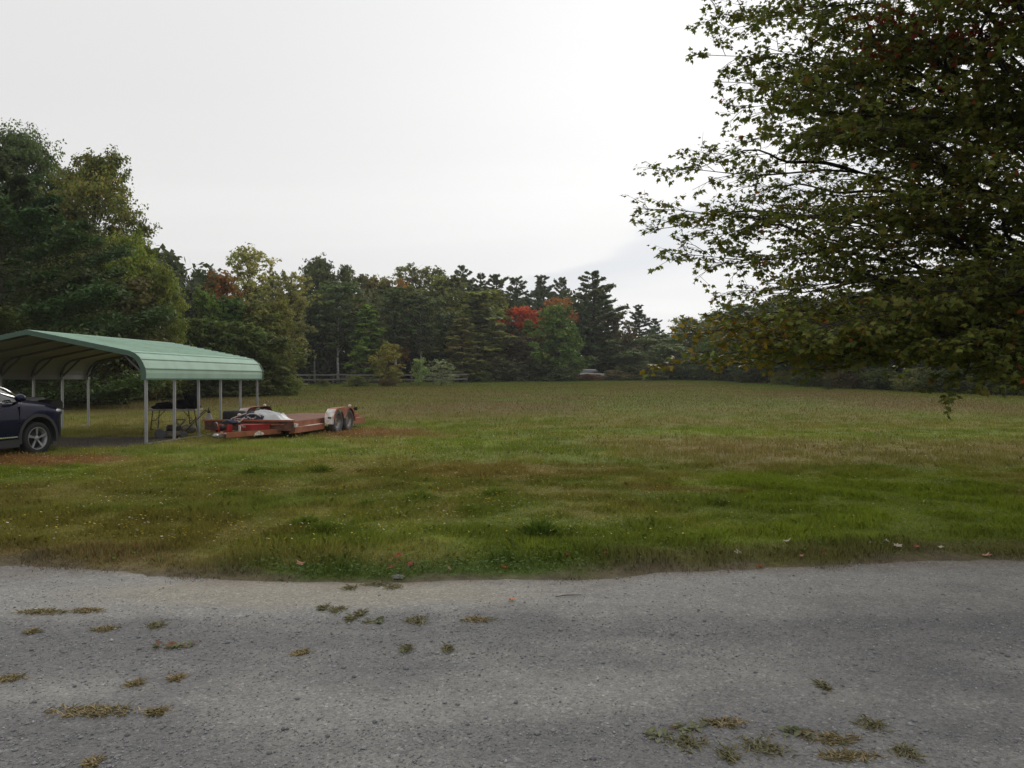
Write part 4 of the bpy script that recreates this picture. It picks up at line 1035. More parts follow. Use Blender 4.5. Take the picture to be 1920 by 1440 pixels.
# winch
m_ = MB(); m_.box(-.34,-.12,-1.0,-.78,.215,.24); m_.box(-.36,-.33,-1.0,-.78,.24,.42); m_.box(-.13,-.10,-1.0,-.78,.24,.42); wn = m_.build('winch', M['red'], tl)
m_ = MB(); m_.lathe([(0,-.1),(.06,-.1),(.085,-.1),(.085,-.09),(.06,-.088),(.06,.088),(.085,.09),(.085,.1),(0,.1)], 18, Matrix.Translation((-.23,-.89,.34)) @ XROT, closed=False); m_.build('drum', M['darkmetal'], wn)
m_ = MB(); m_.tube([(-.37,-.89,.34),(-.42,-.89,.34),(-.44,-.95,.48),(-.50,-.95,.48)], .012, 6); m_.build('crank', M['steel'], wn)
for s in (-1, 1):
    fx0, fx1 = s*1.23, s*1.50
    pro = [(1.93,.28),(1.94,.50),(2.02,.64),(2.14,.715),(2.35,.745),(2.78,.75),(3.2,.745),(3.42,.71),(3.55,.62),(3.62,.45),(3.62,.30)]
    top = MB(); k = len(pro); vs = []
    for dz in (0, -.006):
        for (y, z) in pro: vs += [(fx0, y, z+dz), (fx1, y, z+dz)]
    fs = [(2*i, 2*i+1, 2*i+3, 2*i+2) for i in range(2, k-1)]
    fs += [(2*k+a_, 2*k+d2, 2*k+c_, 2*k+b_) for a_, b_, c_, d2 in fs]
    fd = top.add(vs, fs).build('fender', M['rust'], tl)
    fp = MB(); vs = []
    for dy in (0, .006):
        for (y, z) in pro[:4]: vs += [(fx0, y+dy-.006, z+.003), (fx1, y+dy-.006, z+.003)]
    fs = [(0,1,3,2),(2,3,5,4),(4,5,7,6)]; fs += [tuple(8+i for i in f[::-1]) for f in fs]
    fp.add(vs, fs).build('fender_front', M['oldwhite'], fd)
    m_ = MB(); m_.tube([(s*1.33,1.925,.47),(s*1.42,1.925,.47)], .022, 8); m_.build('marker_lamp', M['black'], fd)
    # outer skirt with two wheel openings
    sk = MB(); W1, W2, rr = 2.35, 3.2, .36
    def bot(y):
        z = .40
        for wc in (W1, W2):
            d2 = rr*rr-(y-wc)**2
            if d2 > 0: z = max(z, .345+math.sqrt(d2))
        return z
    ysm = np.linspace(1.94, 3.6, 64); zt = np.interp(ysm, [p[0] for p in pro], [p[1] for p in pro])
    vs = []; fs = []
    for j, xo in enumerate((s*1.50, s*1.494)):
        for y, z in zip(ysm, zt): vs += [(xo, y, max(z, bot(y)+.012)), (xo, y, bot(y) if bot(y) > .41 else .42)]
    q = len(ysm)
    for i in range(q-1): fs += [(2*i, 2*i+2, 2*i+3, 2*i+1), (2*q+2*i, 2*q+2*i+1, 2*q+2*i+3, 2*q+2*i+2)]
    sk.add(vs, fs).build('skirt', M['rust'], fd)
    for wc in (W1, W2):
        t_ = xform(wheel_mb(.345, .20, .20), Matrix.Translation((s*1.375, wc, .335)) @ XROT); 
        wo = MB(); wo.lathe([(0,.0),(.05,.04),(.08,.03),(.10,.015),(.185,.03),(.2,.085),(.2,-.085),(.1,-.06),(0,-.06)], 24, Matrix.Translation((s*1.375+s*.0, wc, .335)) @ XROT @ (Matrix.Identity(4) if s > 0 else Matrix.Rotation(math.pi, 4, 'X')), closed=False)
        wh = wo.build('wheel', M['steel'], tl); t_.build('tyre', M['greyrubber'], wh)
    for wc in (W1, W2): m_ = MB(); m_.tube([(s*1.1,wc,.30),(s*1.3,wc,.335)], .04, 8); m_.build('axle_stub', M['rustdk'], tl)
    m_ = MB(); m_.bar((s*1.44,3.45,.66), (s*1.44,3.66,.70), .05, .04); m_.box(s*1.44-.10, s*1.44+.10, 3.64, 3.70, .62, .72, .008); m_.build('tail_lamp', M['black'], tl)
    m_ = MB(); m_.lump((s*1.40,3.40,.765), (.05,.05,.045), 2, .05); m_.build('clearance_lamp', M['oldwhite'], tl)
TM = Matrix.Translation((-6.93,20.41,0)) @ Matrix.Rotation(TH, 4, 'Z')
def ont(x, y, z): return TM @ Vector((x, y, z))
# spare tyre on the deck
sp = thing('spare_tyre', 'black tyre lying flat at the front corner of the rusty trailer deck', 'tyre', ont(-.74,.46,.455), .3)
wheel_mb(.31, .26, .19).build('tread', M['rubber'], sp, (0,0,.13))
m_ = MB(); m_.lathe([(.19,-.10),(.192,.10),(.15,.05),(.06,.04),(0,.04)], 24, closed=False); m_.build('rim', M['darkmetal'], sp, (0,0,.12))
# tarp heaped over the load
tp = thing('tarp', 'crumpled grey tarpaulin heaped on the front of the trailer deck', 'tarpaulin', ont(.12,.62,.455), TH)
NX, NY = 46, 34; vs = []; fs = []
def tarpz(u, v):
    e = min(1, min(u, 1-u, v, 1-v)*5.2); e = e*e*(3-2*e)
    h = .10+.17*math.exp(-((u-.38)/.26)**2-((v-.5)/.34)**2)+.06*math.exp(-((u-.74)/.14)**2-((v-.45)/.3)**2)
    n = mnoise.noise(Vector((u*6, v*5, 2)))*.05+abs(mnoise.noise(Vector((u*13+v*6, v*11-u*3, 7))))*.035+abs(mnoise.noise(Vector((u*4-v*9, v*5, 17))))*.045
    return max(.004+.02*abs(mnoise.noise(Vector((u*9, v*9, 4)))), h*e+n*e+.008)
for j in range(NY):
    for i in range(NX):
        u, v = i/(NX-1), j/(NY-1)
        vs.append((-.60+1.26*u+.05*mnoise.noise(Vector((v*5, 3, 1)))-.10*(v-.5)*u, -.42+.84*v+.06*mnoise.noise(Vector((u*5, 8, 1))), tarpz(u, v)))
for j in range(NY-1):
    for i in range(NX-1): fs.append((j*NX+i, j*NX+i+1, (j+1)*NX+i+1, (j+1)*NX+i))
m_ = MB(); m_.add(vs, fs, True); t_ = m_.build('sheet', M['tarp'], tp, fix=False)
so_ = t_.modifiers.new('thick', 'SOLIDIFY'); so_.thickness = .004
# machine parts, chain and hose in front of the tarp
mpz = thing('engine_block', 'dark oily machine part lying between the tyre and the grey tarp', 'engine part', ont(-.10,.16,.455), TH+.3)
m_ = MB(); m_.lump((0,0,.10), (.22,.12,.11), 4, .3, 2.5); m_.lump((.2,.03,.08), (.14,.1,.09), 6, .35, 3); m_.build('casing', M['bluepart'], mpz)
m_ = MB(); m_.lathe([(.0,-.04),(.07,-.04),(.075,0),(.07,.04),(0,.04)], 16, Matrix.Translation((.05,-.08,.19)) @ Matrix.Rotation(.6, 4, 'X'), closed=False); m_.build('pulley', M['bluepart'], mpz)
m_ = MB(); m_.tube([(-.1,-.1,.16),(0,-.13,.2),(.16,-.12,.2),(.27,-.08,.12)], .014, 6); m_.build('pipe', M['pale'], mpz)
chn = thing('chain', 'pale steel chain draped over the front rail of the rusty trailer', 'chain', ont(-.16,-.03,.505), TH)
pt = [Vector((-.30+.60*i/21, -.02+.035*math.sin(i*.7), .018+.012*abs(math.sin(i*1.3))+(.05 if i > 12 else 0)*math.sin(i*.35)**2)) for i in range(22)]
m_ = MB()
for i in range(21):
    a_, b_ = pt[i], pt[i+1]; c_ = (a_+b_)/2; d_ = (b_-a_).normalized(); u_ = d_.cross(Vector((0,0,1))).normalized() if i % 2 else d_.cross(d_.cross(Vector((0,0,1)))).normalized()
    m_.tube([c_+d_*math.cos(q)*.024+u_*math.sin(q)*.013 for q in [k*math.pi/4 for k in range(8)]], .005, 5, True)
m_.build('links', M['pale'], chn)
hs = thing('hose', 'pale looped hose hanging over the front rail beside the tyre', 'hose', ont(-.42,-.02,.505), TH)
m_ = MB(); m_.tube([(.22,.12,.16),(.05,.03,.10),(-.10,-.05,.03),(-.17,-.09,-.04),(-.06,-.10,-.12),(.08,-.10,-.11),(.18,-.09,-.03),(.24,0,.06)], .013, 8); m_.lump((.06,.05,.12), (.055,.05,.045), 5, .1); m_.build('tubing', M['pale'], hs)
rg = thing('strap', 'dark tangled strap and rags lying on the tongue before the red box', 'strap', ont(-.30,-.52,.43), TH)
m_ = MB(); m_.lump((0,0,.03), (.24,.13,.06), 8, .5, 3, squash=-.35); m_.lump((.16,-.04,.03), (.12,.1,.05), 9, .5, 3, squash=-.35); m_.build('webbing', M['bluepart'], rg)

# ------------------------------------------------------------------ under the carport
tx = on(326, 23.2); tb = thing('folding_table', 'grey folding table with black bags on it under the carport', 'folding table', (tx.x, tx.y, tx.z), R(4))
TL, TW, THt = 1.50, .70, .645
m_ = MB(); m_.box(-TL/2, TL/2, -TW/2, TW/2, THt-.045, THt, .01); m_.build('tabletop', M['tabletop'], tb)
for sx in (-1, 1):
    xx_ = sx*.52
    for sy in (-1, 1):
        m_ = MB(); m_.tube([(xx_, sy*.26, THt-.045), (xx_+sx*.06, sy*.28, .0)], .015, 8); m_.build('leg', M['darkmetal'], tb)
    m_ = MB(); m_.tube([(xx_+sx*.03, -.27, .30), (xx_+sx*.03, .27, .30)], .012, 6); m_.tube([(xx_+sx*.055, -.28, .03), (xx_+sx*.055, .28, .03)], .014, 6); m_.build('cross_bar', M['darkmetal'], tb)
    m_ = MB(); m_.tube([(xx_+sx*.03, 0, .30), (xx_-sx*.26, 0, THt-.05)], .010, 6); m_.build('brace', M['darkmetal'], tb)
TT = Matrix.Translation((tx.x, tx.y, tx.z)) @ Matrix.Rotation(R(4), 4, 'Z')
def ott(x, y, z=0): return TT @ Vector((x, y, THt+.002+z))
b1 = thing('duffel_bag', 'flat black bag with hoop handles on the left of the grey table', 'bag', ott(-.22,-.02), R(8))
m_ = MB(); m_.lump((0,0,.095), (.34,.17,.12), 2, .22, 2, squash=-.7); m_.lump((-.27,.0,.05), (.16,.13,.06), 5, .3, 3, squash=-.7); m_.build('body', M['fabric'], b1)
for dy in (-.06,.06): m_ = MB(); m_.tube([(-.10,dy,.17),(-.08,dy*1.4,.27),(.02,dy*1.6,.30),(.12,dy*1.4,.27),(.15,dy,.17)], .010, 6); m_.build('handle', M['darkmetal'], b1)
b2 = thing('tool_bag', 'rounded black bag in the middle of the grey table', 'bag', ott(.27,-.04), R(-6))
m_ = MB(); m_.lump((0,0,.13), (.25,.18,.16), 7, .18, 2, squash=-.75); m_.build('body', M['fabric'], b2)
m_ = MB(); m_.tube([(-.14,-.05,.23),(0,-.07,.31),(.14,-.05,.24)], .012, 6); m_.build('handle', M['galv_dull'], b2)
b3 = thing('glove_pile', 'spiky heap of dark gloves at the right end of the grey table', 'gloves', ott(.50,.05), R(20))
m_ = MB(); m_.lump((.03,0,.18), (.19,.15,.22), 3, .3, 2.5, squash=-.7)
for k in range(9):
    a_ = k*.7; m_.tube([(-.16+.04*k, .04*math.sin(k*2), .24+.05*math.sin(k)), (-.19+.045*k, .06*math.sin(k*2), .40+.04*math.cos(k*1.7)-.012*k), (-.17+.048*k, .07*math.sin(k*2), .45+.03*math.cos(k*1.7)-.014*k)], [.032,.026,.014], 7)
m_.build('cloth', M['fabric'], b3)
m_ = MB(); m_.lump((.20,-.08,.08), (.09,.08,.07), 12, .3, 3); m_.build('cuff', mat('brown_cloth', (.10,.05,.035), .9), b3)
um = thing('pole', 'thin dark pole leaning upright on the table behind the second post', 'pole', ott(-.04,.20), 0)
m_ = MB(); m_.tube([(0,0,.0),(.01,.02,.40),(.015,.03,.58)], [.016,.014,.010], 8); m_.lump((.015,.03,.58), (.016,.016,.02), 1, 0); m_.build('shaft', M['darkmetal'], um)
# push mower on the ground before the table
pm_ = G(306, 823); mw = thing('push_mower', 'old olive push mower parked beneath the folding table edge', 'lawn mower', (pm_.x, 20.4, 0), R(28))
m_ = MB(); m_.prism([(-.30,.10),(.30,.10),(.30,.17),(.20,.21),(-.20,.21),(-.30,.16)], 'y', -.22, .22); m_.build('deck', M['mower'], mw)
m_ = MB(); m_.lathe([(0,.21),(.13,.21),(.14,.30),(.12,.35),(.05,.37),(0,.37)], 18, closed=False); m_.box(.10,.22,-.07,.07,.22,.33,.01); m_.build('engine', M['darkmetal'], mw)
for sx in (-1, 1):
    for sy in (-1, 1):
        rr_ = .125 if sx < 0 else .10
        m_ = MB(); m_.lathe([(0,-.02),(rr_*.6,-.022),(rr_,-.02),(rr_,.02),(rr_*.6,.022),(0,.02)], 20, Matrix.Translation((sx*.28, sy*.26, rr_)) @ Matrix.Rotation(R(90), 4, 'X'), closed=False); m_.build('wheel', M['greyrubber'], mw)
m_ = MB()
for sy in (-1, 1): m_.tube([(.28, sy*.20, .17), (.72, sy*.18, .62), (.86, sy*.18, .74)], .012, 6)
m_.tube([(.86,-.18,.74),(.86,.18,.74)], .012, 6); m_.build('handle', M['darkmetal'], mw)
m_ = MB(); m_.lump((.42,0,.25), (.20,.17,.13), 9, .15, 2); m_.build('grass_bag', M['mower'], mw)
# folded stand hanging below the right half of the table
ps = on(337, 22.4); fs_ = thing('folding_stool', 'small grey folding stool standing under the right half of the table', 'stool', (ps.x, ps.y, ps.z), R(15))
m_ = MB(); m_.box(-.17,.17,-.13,.13,.36,.39,.008); m_.build('seat', M['galv_dull'], fs_)
for sy in (-1, 1):
    m_ = MB(); m_.tube([(-.15, sy*.11, .36), (.15, sy*.11, 0)], .012, 6); m_.build('leg', M['galv_dull'], fs_)
    m_ = MB(); m_.tube([(.15, sy*.09, .36), (-.15, sy*.09, 0)], .012, 6); m_.build('leg', M['galv_dull'], fs_)
# grill and bin behind the car
pg = on(83, 20.6); gr = thing('gas_grill', 'black lidded grill with side shelf under the carport behind the car', 'grill', (pg.x, pg.y, 0), R(-5))
m_ = MB(); m_.box(-.34,.34,-.24,.24,.62,.80,.02); m_.build('firebox', M['black'], gr)
m_ = MB(); m_.prism([(-.25,.803),(.25,.803),(.25,.95),(.16,1.03),(-.16,1.03),(-.25,.95)], 'x', -.35, .35); ld = m_.build('lid', M['black'], gr)
m_ = MB(); m_.tube([(-.22,-.29,.86),(.22,-.29,.86)], .014, 8); m_.bar((-.2,-.24,.86),(-.2,-.29,.86),.02,.02); m_.bar((.2,-.24,.86),(.2,-.29,.86),.02,.02); m_.build('handle', M['steel'], ld)
m_ = MB(); m_.box(.345,.66,-.18,.18,.775,.80,.006); m_.build('side_shelf', M['black'], gr)
for sx in (-.3,.3):
    for sy in (-.2,.2):
        m_ = MB(); m_.bar((sx,sy,0),(sx,sy,.62),.03,.03); m_.build('leg', M['black'], gr)
m_ = MB(); m_.box(-.3,.3,-.2,.2,.10,.12); m_.build('bottom_shelf', M['black'], gr)
pbn = on(50, 20.4); bn = thing('wheeled_bin', 'grey wheeled bin behind the blue car bonnet under the carport', 'bin', (pbn.x, pbn.y, 0), R(3))
m_ = MB(); vs = [(-.24,-.24,.06),(.24,-.24,.06),(.24,.24,.06),(-.24,.24,.06),(-.29,-.3,.98),(.29,-.3,.98),(.29,.3,1.04),(-.29,.3,1.04)]
m_.add(vs, [(0,3,2,1),(4,5,6,7),(0,1,5,4),(1,2,6,5),(2,3,7,6),(3,0,4,7)]); m_.build('body', M['bin'], bn)
m_ = MB(); vs = [(-.31,-.33,.985),(.31,-.33,.985),(.31,.33,1.05),(-.31,.33,1.05),(-.27,-.28,1.04),(.27,-.28,1.04),(.27,.3,1.10),(-.27,.3,1.10)]
m_.add(vs, [(0,3,2,1),(4,5,6,7),(0,1,5,4),(1,2,6,5),(2,3,7,6),(3,0,4,7)]); m_.build('lid', M['bin'], bn)
for sx in (-1, 1): m_ = MB(); m_.lathe([(0,-.025),(.1,-.025),(.1,.025),(0,.025)], 20, Matrix.Translation((sx*.25,.26,.1)) @ XROT, closed=False); m_.build('wheel', M['rubber'], bn)
# small cast ornament in the grass beyond
po = on(391.5, 27.5); og = thing('garden_ornament', 'small grey cone shaped ornament in the grass beyond the trailer tyre', 'garden ornament', (po.x, po.y, po.z+.02), 0)
m_ = MB(); m_.lathe([(0,0),(.16,0),(.17,.05),(.13,.10),(.10,.22),(.05,.29),(.055,.31),(0,.31)], 16, closed=False); m_.build('base', M['statue'], og)
m_ = MB(); m_.lathe([(0,.31),(.05,.315),(.06,.36),(.03,.42),(.015,.50),(0,.52)], 12, closed=False); m_.build('finial', M['darkmetal'], og)

# ------------------------------------------------------------------ the car
cr = thing('suv_car', 'dark navy blue SUV parked side on in front of the carport', 'car', (-10.56,17.10,0), R(76))    # local x forward (front bumper at 0), camera sees its -y side
CW = .92
st_ = [ # x, half width, z bottom, z shoulder, z centre top
 (0.0,.52,.42,.72,.78),(-.05,.66,.30,.85,.91),(-.14,.76,.24,.94,1.01),(-.28,.83,.22,1.00,1.08),(-.5,.885,.21,1.04,1.14),(-.8,.91,.21,1.065,1.19),(-1.1,.92,.21,1.085,1.23),(-1.32,.92,.21,1.10,1.24),(-1.7,.92,.21,1.10,1.17),
 (-2.3,.92,.21,1.105,1.16),(-3.0,.92,.21,1.115,1.17),(-3.6,.915,.22,1.12,1.17),(-4.1,.89,.24,1.12,1.16),(-4.45,.83,.30,1.06,1.10),(-4.58,.74,.40,.92,.95)]
def ring(x, hw, zb, zs, zt):
    mid = (zb+zs)/2
    h = [(0,zb),(hw*.86,zb),(hw*.97,zb+.07),(hw,mid-.04),(hw*1.0,mid+.10),(hw*.985,zs-.12),(hw*.955,zs-.03),(hw*.90,zs+.005),(hw*.62,zs+(zt-zs)*.62),(hw*.3,zs+(zt-zs)*.92),(0,zt)]
    return [(x,-y,z) for y, z in h]+[(x,y,z) for y, z in h[-2:0:-1]]
bd = MB(); rings = [ring(*s) for s in st_]; n = len(rings[0]); vs = [p for r in rings for p in r]; fs = []
for i in range(len(rings)-1):
    for k in range(n): fs.append((i*n+k, i*n+(k+1) % n, (i+1)*n+(k+1) % n, (i+1)*n+k))
fs += [tuple(range(n)), tuple((len(rings)-1)*n+k for k in range(n))]
bd.add(vs, fs, True); body = bd.build('body', M['paint'], cr)
sb_ = body.modifiers.new('s', 'SUBSURF'); sb_.levels = 2; sb_.render_levels = 2
FWX, RWX, WR = -.88, -3.55, .345
cut = MB()
for wx in (FWX, RWX):
    for sy in (-1, 1): cut.lathe([(0,-.2),(.43,-.2),(.43,.2),(0,.2)], 40, Matrix.Translation((wx, sy*.86, .37)) @ Matrix.Rotation(R(90), 4, 'X'), closed=False)
co_ = cut.build('arch_cutter', M['black'], cr)
bo = body.modifiers.new('b', 'BOOLEAN'); bo.operation = 'DIFFERENCE'; bo.object = co_; bo.solver = 'EXACT'
bpy.context.view_layer.update()
dg = bpy.context.evaluated_depsgraph_get(); nm_ = bpy.data.meshes.new_from_object(body.evaluated_get(dg)); body.modifiers.clear(); body.data = nm_
bpy.data.objects.remove(co_, do_unlink=True)
# greenhouse
gh = [(-1.22,.74,1.14,1.20),(-1.62,.735,1.12,1.42),(-2.0,.72,1.10,1.56),(-2.3,.70,1.10,1.63),(-2.9,.69,1.11,1.655),(-3.5,.675,1.12,1.62),(-4.0,.65,1.12,1.50),(-4.4,.62,1.10,1.16)]
def gring(x, hw, zb, zt):
    h = [(hw*1.17,zb-.04),(hw*1.12,zb+(zt-zb)*.35),(hw*1.0,zb+(zt-zb)*.85),(hw*.9,zt-.02),(hw*.5,zt+.005),(0,zt+.01)]
    return [(x,-y,z) for y, z in h]+[(x,y,z) for y, z in h[-2::-1]]
g_ = MB(); rg_ = [gring(*s) for s in gh]; n = len(rg_[0]); vs = [p for r in rg_ for p in r]
g_.add(vs, [(i*n+k, i*n+k+1, (i+1)*n+k+1, (i+1)*n+k) for i in range(len(gh)-1) for k in range(n-1)], True); g_.build('windows', M['glass'], cr)
rp = MB(); vs = []
for (x, hw, zb, zt) in gh[2:7]:
    vs += [(x,-hw*1.0,zb+(zt-zb)*.87),(x,-hw*.9,zt-.0),(x,-hw*.5,zt+.022),(x,0,zt+.028),(x,hw*.5,zt+.022),(x,hw*.9,zt-.0),(x,hw*1.0,zb+(zt-zb)*.87)]
rp.add(vs, [(i*7+k, i*7+k+1, (i+1)*7+k+1, (i+1)*7+k) for i in range(4) for k in range(6)], True); q_ = rp.build('roof', M['paint'], cr); q_.modifiers.new('t', 'SOLIDIFY').thickness = .02
for sy in (-1, 1):
    m_ = MB(); pts = [Vector(rg_[i][1 if i < 1 else 2])*1 for i in range(3)]; pts = [Vector((-1.20,-.865,1.16)), Vector((-1.60,-.80,1.39)), Vector((-2.0,-.745,1.515)), Vector((-2.35,-.725,1.58))]
    m_.tube([(p.x, p.y*-sy if sy > 0 else p.y, p.z) for p in pts], [.022,.022,.02,.016], 8); m_.build('window_trim', M['chrome'], cr)
    m_ = MB(); m_.tube([(-1.30, sy*.90, 1.115), (-2.2, sy*.90, 1.125), (-3.9, sy*.86, 1.145)], .012, 6); m_.build('window_trim', M['chrome'], cr)
    mrr = MB(); mrr.lump((-1.42, sy*1.02, 1.20), (.085,.12,.085), 1, .05, 1.5, 3); mo = mrr.build('wing_mirror', M['paint'], cr)
    m_ = MB(); m_.tube([(-1.40, sy*.86, 1.09), (-1.41, sy*.96, 1.13)], .025, 8); m_.build('mirror_arm', M['black'], mo)
    # cladding
    cl_ = MB()
    for wx in (FWX, RWX):
        pa = [(wx+math.cos(R(a))*.455, math.sin(R(a))*.455) for a in range(-14, 195, 8)]
        vs = []
        for (x, z) in pa:
            o_ = Vector((x-wx, 0, z)).normalized()
            vs += [(x-o_.x*.03, sy*.87, .37+z-o_.z*.03), (x-o_.x*.03, sy*.938, .37+z-o_.z*.03), (x+o_.x*.035, sy*.935, .37+z+o_.z*.035), (x+o_.x*.035, sy*.87, .37+z+o_.z*.035)]
        q = len(pa); cl_.add(vs, [(i*4+k, i*4+(k+1) % 4, (i+1)*4+(k+1) % 4, (i+1)*4+k) for i in range(q-1) for k in range(4)], False)
    cl_.box(-3.1, -1.34, min(sy*.86,sy*.935), max(sy*.86,sy*.935), .20, .36, .012)
    cl_.build('wheel_arch_trim', M['cladding'], cr)
    m_ = MB(); m_.box(-3.05, -1.40, min(sy*.925,sy*.945), max(sy*.925,sy*.945), .40, .425, .006); m_.build('sill_strip', M['chrome'], cr)
    hl = MB(); hl.lump((-.27, sy*.70, .90), (.17,.13,.055), 3, .03, 1, 3); hl.build('headlight', M['lamp'], cr)
    m_ = MB(); m_.box(-4.50,-4.38, min(sy*.66,sy*.85), max(sy*.66,sy*.85), .86, 1.10, .02); m_.build('tail_light', M['redlamp'], cr)
    for x in (-1.95,-2.95): 
        m_ = MB(); m_.tube([(x, sy*.945, .94), (x-.20, sy*.945, .945)], .016, 8); m_.build('door_handle', M['paint'], cr)
    m_ = MB()
    for x in (-1.33,-2.42,-3.25): m_.box(x-.004, x+.004, min(sy*.88,sy*.928), max(sy*.88,sy*.928), .42, 1.02)
    m_.build('door_seam', M['black'], cr)
    for wx in (FWX, RWX):
        tm_ = Matrix.Translation((wx, sy*.80, WR)) @ Matrix.Rotation(R(90)*(1 if sy < 0 else -1), 4, 'X')
        rim = MB(); rim.lathe([(.205,-.10),(.222,.098),(.235,.105),(.238,.09),(.22,.07),(.205,-.10)], 40, tm_)
        for k in range(5):
            for dd, wdd in ((-.17,.019),(.13,.014)):
                a_ = k*2*math.pi/5+dd+.3; a2 = a_+(.16 if dd < 0 else -.02); 
                c0, c1 = Vector((math.cos(a_)*.05, math.sin(a_)*.05, .075)), Vector((math.cos(a2)*.228, math.sin(a2)*.228, .094))
                w0 = Vector((-math.sin(a_), math.cos(a_), 0)); 
                vs = [c0-w0*wdd*.5, c0+w0*wdd*.5, c1+w0*wdd*1.15, c1-w0*wdd*.9]; vs += [v-Vector((0,0,.02)) for v in vs]
                rim.add([tm_ @ v for v in vs], [(0,1,2,3),(7,6,5,4),(0,4,5,1),(1,5,6,2),(2,6,7,3),(3,7,4,0)])
        rim.lathe([(0,.09),(.03,.09),(.055,.08),(.06,.06),(0,.06)], 20, tm_, closed=False)
        whl = rim.build('wheel', M['alloy'], cr)
        bk = MB(); bk.lathe([(0,.0),(.20,.0),(.205,-.02),(0,-.02)], 30, tm_, closed=False); bk.build('brake_disc', M['alloydk'], whl)
        t_ = xform(wheel_mb(WR, .215, .225), tm_); t_.build('tyre', M['rubber'], whl)
        m_ = MB(); m_.lathe([(0,-.13),(.425,-.13),(.425,.05),(.42,.05),(.42,-.12),(0,-.12)], 30, Matrix.Translation((wx, sy*.80, .37)) @ Matrix.Rotation(R(90)*(1 if sy < 0 else -1), 4, 'X'), closed=False); m_.build('wheel_well', M['black'], cr)
m_ = MB(); m_.box(-.10,.035,-.55,.55,.50,.70,.03); m_.build('grille', M['black'], cr)
m_ = MB(); m_.box(-.34,-.03,-.62,.62,.22,.36,.03); m_.build('front_bumper', M['cladding'], cr)
m_ = MB(); m_.box(-4.62,-4.35,-.78,.78,.24,.48,.03); m_.build('rear_bumper', M['cladding'], cr)
m_ = MB(); m_.box(-4.2,-.3,-.7,.7,.18,.30); m_.build('underbody', M['black'], cr)

# the white car beyond the hedge
pc = on(1110, 110); wc_ = thing('parked_car', 'white car whose roof shows above the reddish hedge', 'car', (pc.x, pc.y, pc.z+.05), R(8))
m_ = MB(); m_.prism([(-2.2,.35),(2.2,.35),(2.25,.75),(1.5,.92),(-2.1,.98),(-2.25,.7)], 'y', -.88, .88); m_.build('body', M['white_car'], wc_)
m_ = MB(); m_.prism([(-2.0,.98),(1.1,.94),(.45,1.40),(-1.5,1.42)], 'y', -.78, .78); m_.build('windows', M['glass'], wc_)
m_ = MB(); m_.prism([(-1.6,1.42),(.5,1.40),(.3,1.50),(-1.4,1.52)], 'y', -.74, .74); m_.build('roof', M['white_car'], wc_)
for sx in (-1.4,1.35):
    for sy in (-.8,.8): m_ = xform(wheel_mb(.32,.2,.2), Matrix.Translation((sx,sy,.14)) @ Matrix.Rotation(R(90), 4, 'X')); m_.build('wheel', M['rubber'], wc_)

# ------------------------------------------------------------------ fence
fn = thing('rail_fence', 'weathered two rail wooden fence along the far edge of the field', 'fence', on(560, 82))
fb = Vector(fn.location); pxs = [520,551,579,625,650,711,771,812,850,876]; Ys = [80,81,82,82,82,83,84,85,86,87]
pp = [on(a_, b_)-fb for a_, b_ in zip(pxs, Ys)]; hts = [1.2,1.2,1.15,1.25,1.2,1.2,1.35,1.25,1.2,1.2]
for p, h in zip(pp, hts): m_ = MB(); m_.bar(p-Vector((0,0,.1)), p+Vector((0,0,h)), .13, .13); m_.build('post', M['post'], fn)
for i in range(len(pp)-1):
    for zz in (1.08,.58):
        m_ = MB(); a_ = pp[i]+Vector((0,-.08,zz+.03*math.sin(i*3))); b_ = pp[i+1]+Vector((0,-.08,zz+.03*math.cos(i*2.2))); m_.bar(a_, b_, .07, .16); m_.build('rail', M['rail'], fn)

